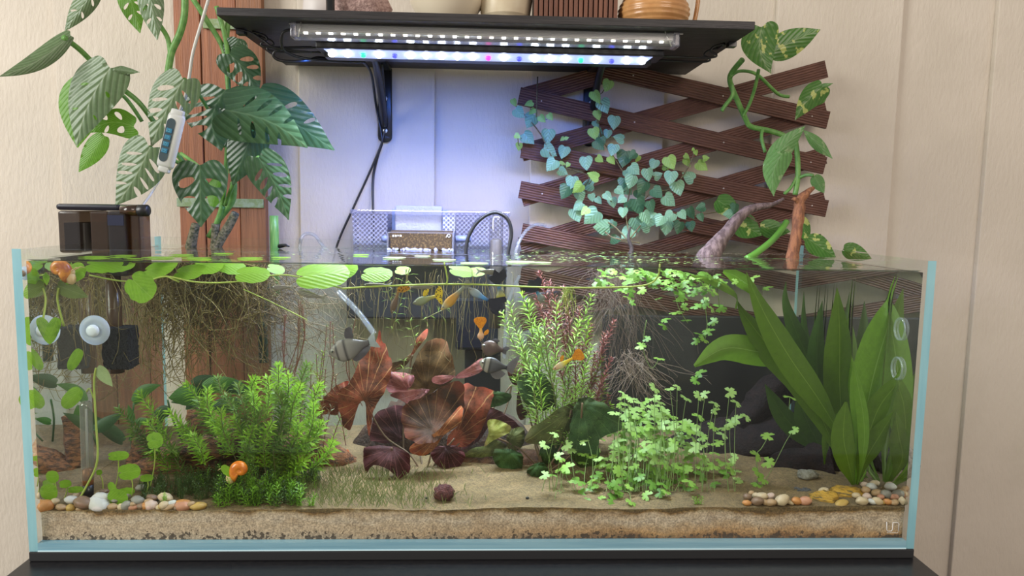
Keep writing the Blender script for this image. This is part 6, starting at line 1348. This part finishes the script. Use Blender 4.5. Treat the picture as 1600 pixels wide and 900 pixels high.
fish('black_skirt_tetra', 'silver grey tetra with two dark bars swimming left beside the red lotus', 'fish', (514, 552), (577, 536), 36, .07, TET, TM, [(0, .1), (.2, .3), (.42, .42), (.35, .05), (.5, -.3), (.2, -.2), (0, -.1)], WF, (.48, [(0, 0), (.02, .32), (.16, .46), (.34, .44), (.36, .2), (.34, -.05)]), GF, (.5, [(0, 0), (.15, -.22), (.6, -.05), (.95, .3), (.5, .3), (.2, .12)]), thick=.32)
fish('black_skirt_tetra', 'dark brown tetra seen from behind above its barred companion', 'fish', (752, 540), (786, 548), 26, .10, TET, uvramp('tetra_dark', [(0, (.09, .055, .05)), (.5, (.12, .075, .065)), (1, (.07, .045, .045))]), [(0, .1), (.2, .3), (.45, .25), (.3, .0), (.3, -.2), (0, -.1)], GF, (.4, [(0, 0), (.2, .2), (.5, .1), (.3, -.05)]), GF, thick=.5)
fish('black_skirt_tetra', 'black skirt tetra with barred head and smoky black rear under the dark brown one', 'fish', (749, 566), (792, 575), 26, .085, TET, uvramp('tetra_skirt', [(0, (.30, .28, .24)), (.14, (.36, .34, .28)), (.18, (.02, .02, .02)), (.24, (.34, .32, .27)), (.33, (.30, .27, .24)), (.37, (.03, .03, .03)), (.45, (.09, .09, .10)), (1, (.03, .03, .04))]), [(0, .1), (.3, .6), (.7, .9), (.55, .1), (.5, -.3), (.2, -.2), (0, -.1)], mat('hazy_fin', (.20, .18, .18), .5, trans=.6), None, None, (.45, [(0, 0), (.2, -.28), (.6, -.32), (.95, .1), (.5, .25), (.2, .12)]), thick=.35)

# ------------------------------------------------------------------ snails
def snail(label, px, py, Y, r, sm_, fm_, flip=1):
    c = P(px, py, Y); o = thing('apple_snail', label, 'snail', c); s = r*mp(Y)
    mb = MB(); n = 16; N = 66; vs = []; fs = []; uvs = []
    for i in range(N+1):
        th = i/N*2*pi*2.6; g = math.exp((i/N-1)*2.3); R = s*.52*g; cr = s*.56*g; up_ = (1-g)*s*.75
        ct = Vector((cos(th+.5)*R*flip, -up_*.55-.1*s, sin(th+.5)*R+up_*.3)); rad = Vector((cos(th+.5)*flip, 0, sin(th+.5)))
        for j in range(n):
            a = 2*pi*j/n; vs.append(c+ct+rad*cos(a)*cr+Vector((0, 1, 0))*sin(a)*cr*1.0); uvs.append((i/N, j/n))
    fs = [(i*n+j, i*n+(j+1) % n, (i+1)*n+(j+1) % n, (i+1)*n+j) for i in range(N) for j in range(n)]+[tuple(N*n+j for j in range(n)), tuple(range(n-1, -1, -1))]
    mb.add(vs, fs, 0, uvs); mb.build('shell', sm_, o)
    f = c+Vector((-s*.75*flip, -.1*s, -s*.55)); mb = MB(); ell(mb, f, (s*.42, s*.35, s*.55), rot=Matrix.Rotation(.25*flip, 3, 'Y'), nz=.12); ell(mb, f+Vector((-s*.1*flip, 0, s*.4)), (s*.26, s*.22, s*.25)); mb.build('foot', fm_, o)
    for k in (-1, 1):
        mb = MB(); tube(mb, sm([f+Vector((-s*.2*flip, k*s*.12, s*.5)), f+Vector((-s*.6*flip, k*s*.3, s*.8)), f+Vector((-s*.9*flip, k*s*.45, s*.7))], 4), lambda u: s*.045*(1-u*.7), 6); mb.build('tentacle', fm_, o)
    return o
SHO = mat('orange_shell', (.74, .22, .02), .25, col2=(.62, .15, .015), ns=30, coat=.4); FT = mat('cream_foot', (.66, .46, .24), .6)
snail('orange apple snail on the low green shoots in front of the driftwood log', 377, 734, .038, 20, SHO, FT)
snail('orange apple snail floating upside down at the surface in the top left corner', 95, 422, .045, 20, mat('amber_shell', (.72, .28, .05), .3, col2=(.45, .13, .06), ns=20), FT, -1)
leaf('leaf', pw, PEN, (362, 742), (346, 728), 14, .030, kind='penny', fold=.1, step=8)

# glass thermometer tube at the left
c = P(138, 770, .05); tp = P(134, 626, .05)
t = thing('thermometer', 'upright glass tube thermometer with a copper and black foot in the left gravel', 'thermometer', (c.x, .05, .056))
ax = (tp-c).normalized(); Lh = (tp-c).length
mb = MB(); lathe(mb, c, [(.0078, .02), (.0078, Lh-.006), (.0055, Lh-.0015), (0, Lh)], 20, ax=ax); mb.build('glass', clear('thermo_glass', (.78, .78, .74), 1.7, .03, body=(.35, .33, .28), bodyf=.25), t)
mb = MB(); lathe(mb, c, [(0, .022), (.0015, .022), (.0015, Lh-.012), (0, Lh-.011)], 8, ax=ax); mb.build('capillary', mat('capillary', (.6, .6, .58), .3), t)
mb = MB(); lathe(mb, c, [(0, .012), (.0070, .012), (.0076, .022), (.0072, .034), (0, .036)], 16, ax=ax); mb.build('bulb', mat('copper_foot', (.36, .14, .06), .35, .5), t)
mb = MB(); lathe(mb, c, [(0, -.008), (.0068, -.008), (.0072, .012), (0, .012)], 16, ax=ax); mb.build('weight', BLACK, t)
# clear rings and dots stuck on the right pane
for (py, py2, l) in ((497, 532, 'upper clear oval suction ring on the right pane'), (558, 594, 'lower clear oval suction ring on the right pane')):
    a = P(1444, (py+py2)/2, .05); rr_ = (py2-py)/2*mp(.05); mb = MB(); pts = [Vector((.586, a.y+cos(k*pi/12)*rr_*.85, a.z+sin(k*pi/12)*rr_)) for k in range(25)]; tube(mb, pts, .0016, 6, caps=False)
    tag(mb.build('suction_ring', clear('ring_clear', (.9, .95, .95), 1.6, .05, body=(.8, .85, .85), bodyf=.15)), l, 'suction ring')
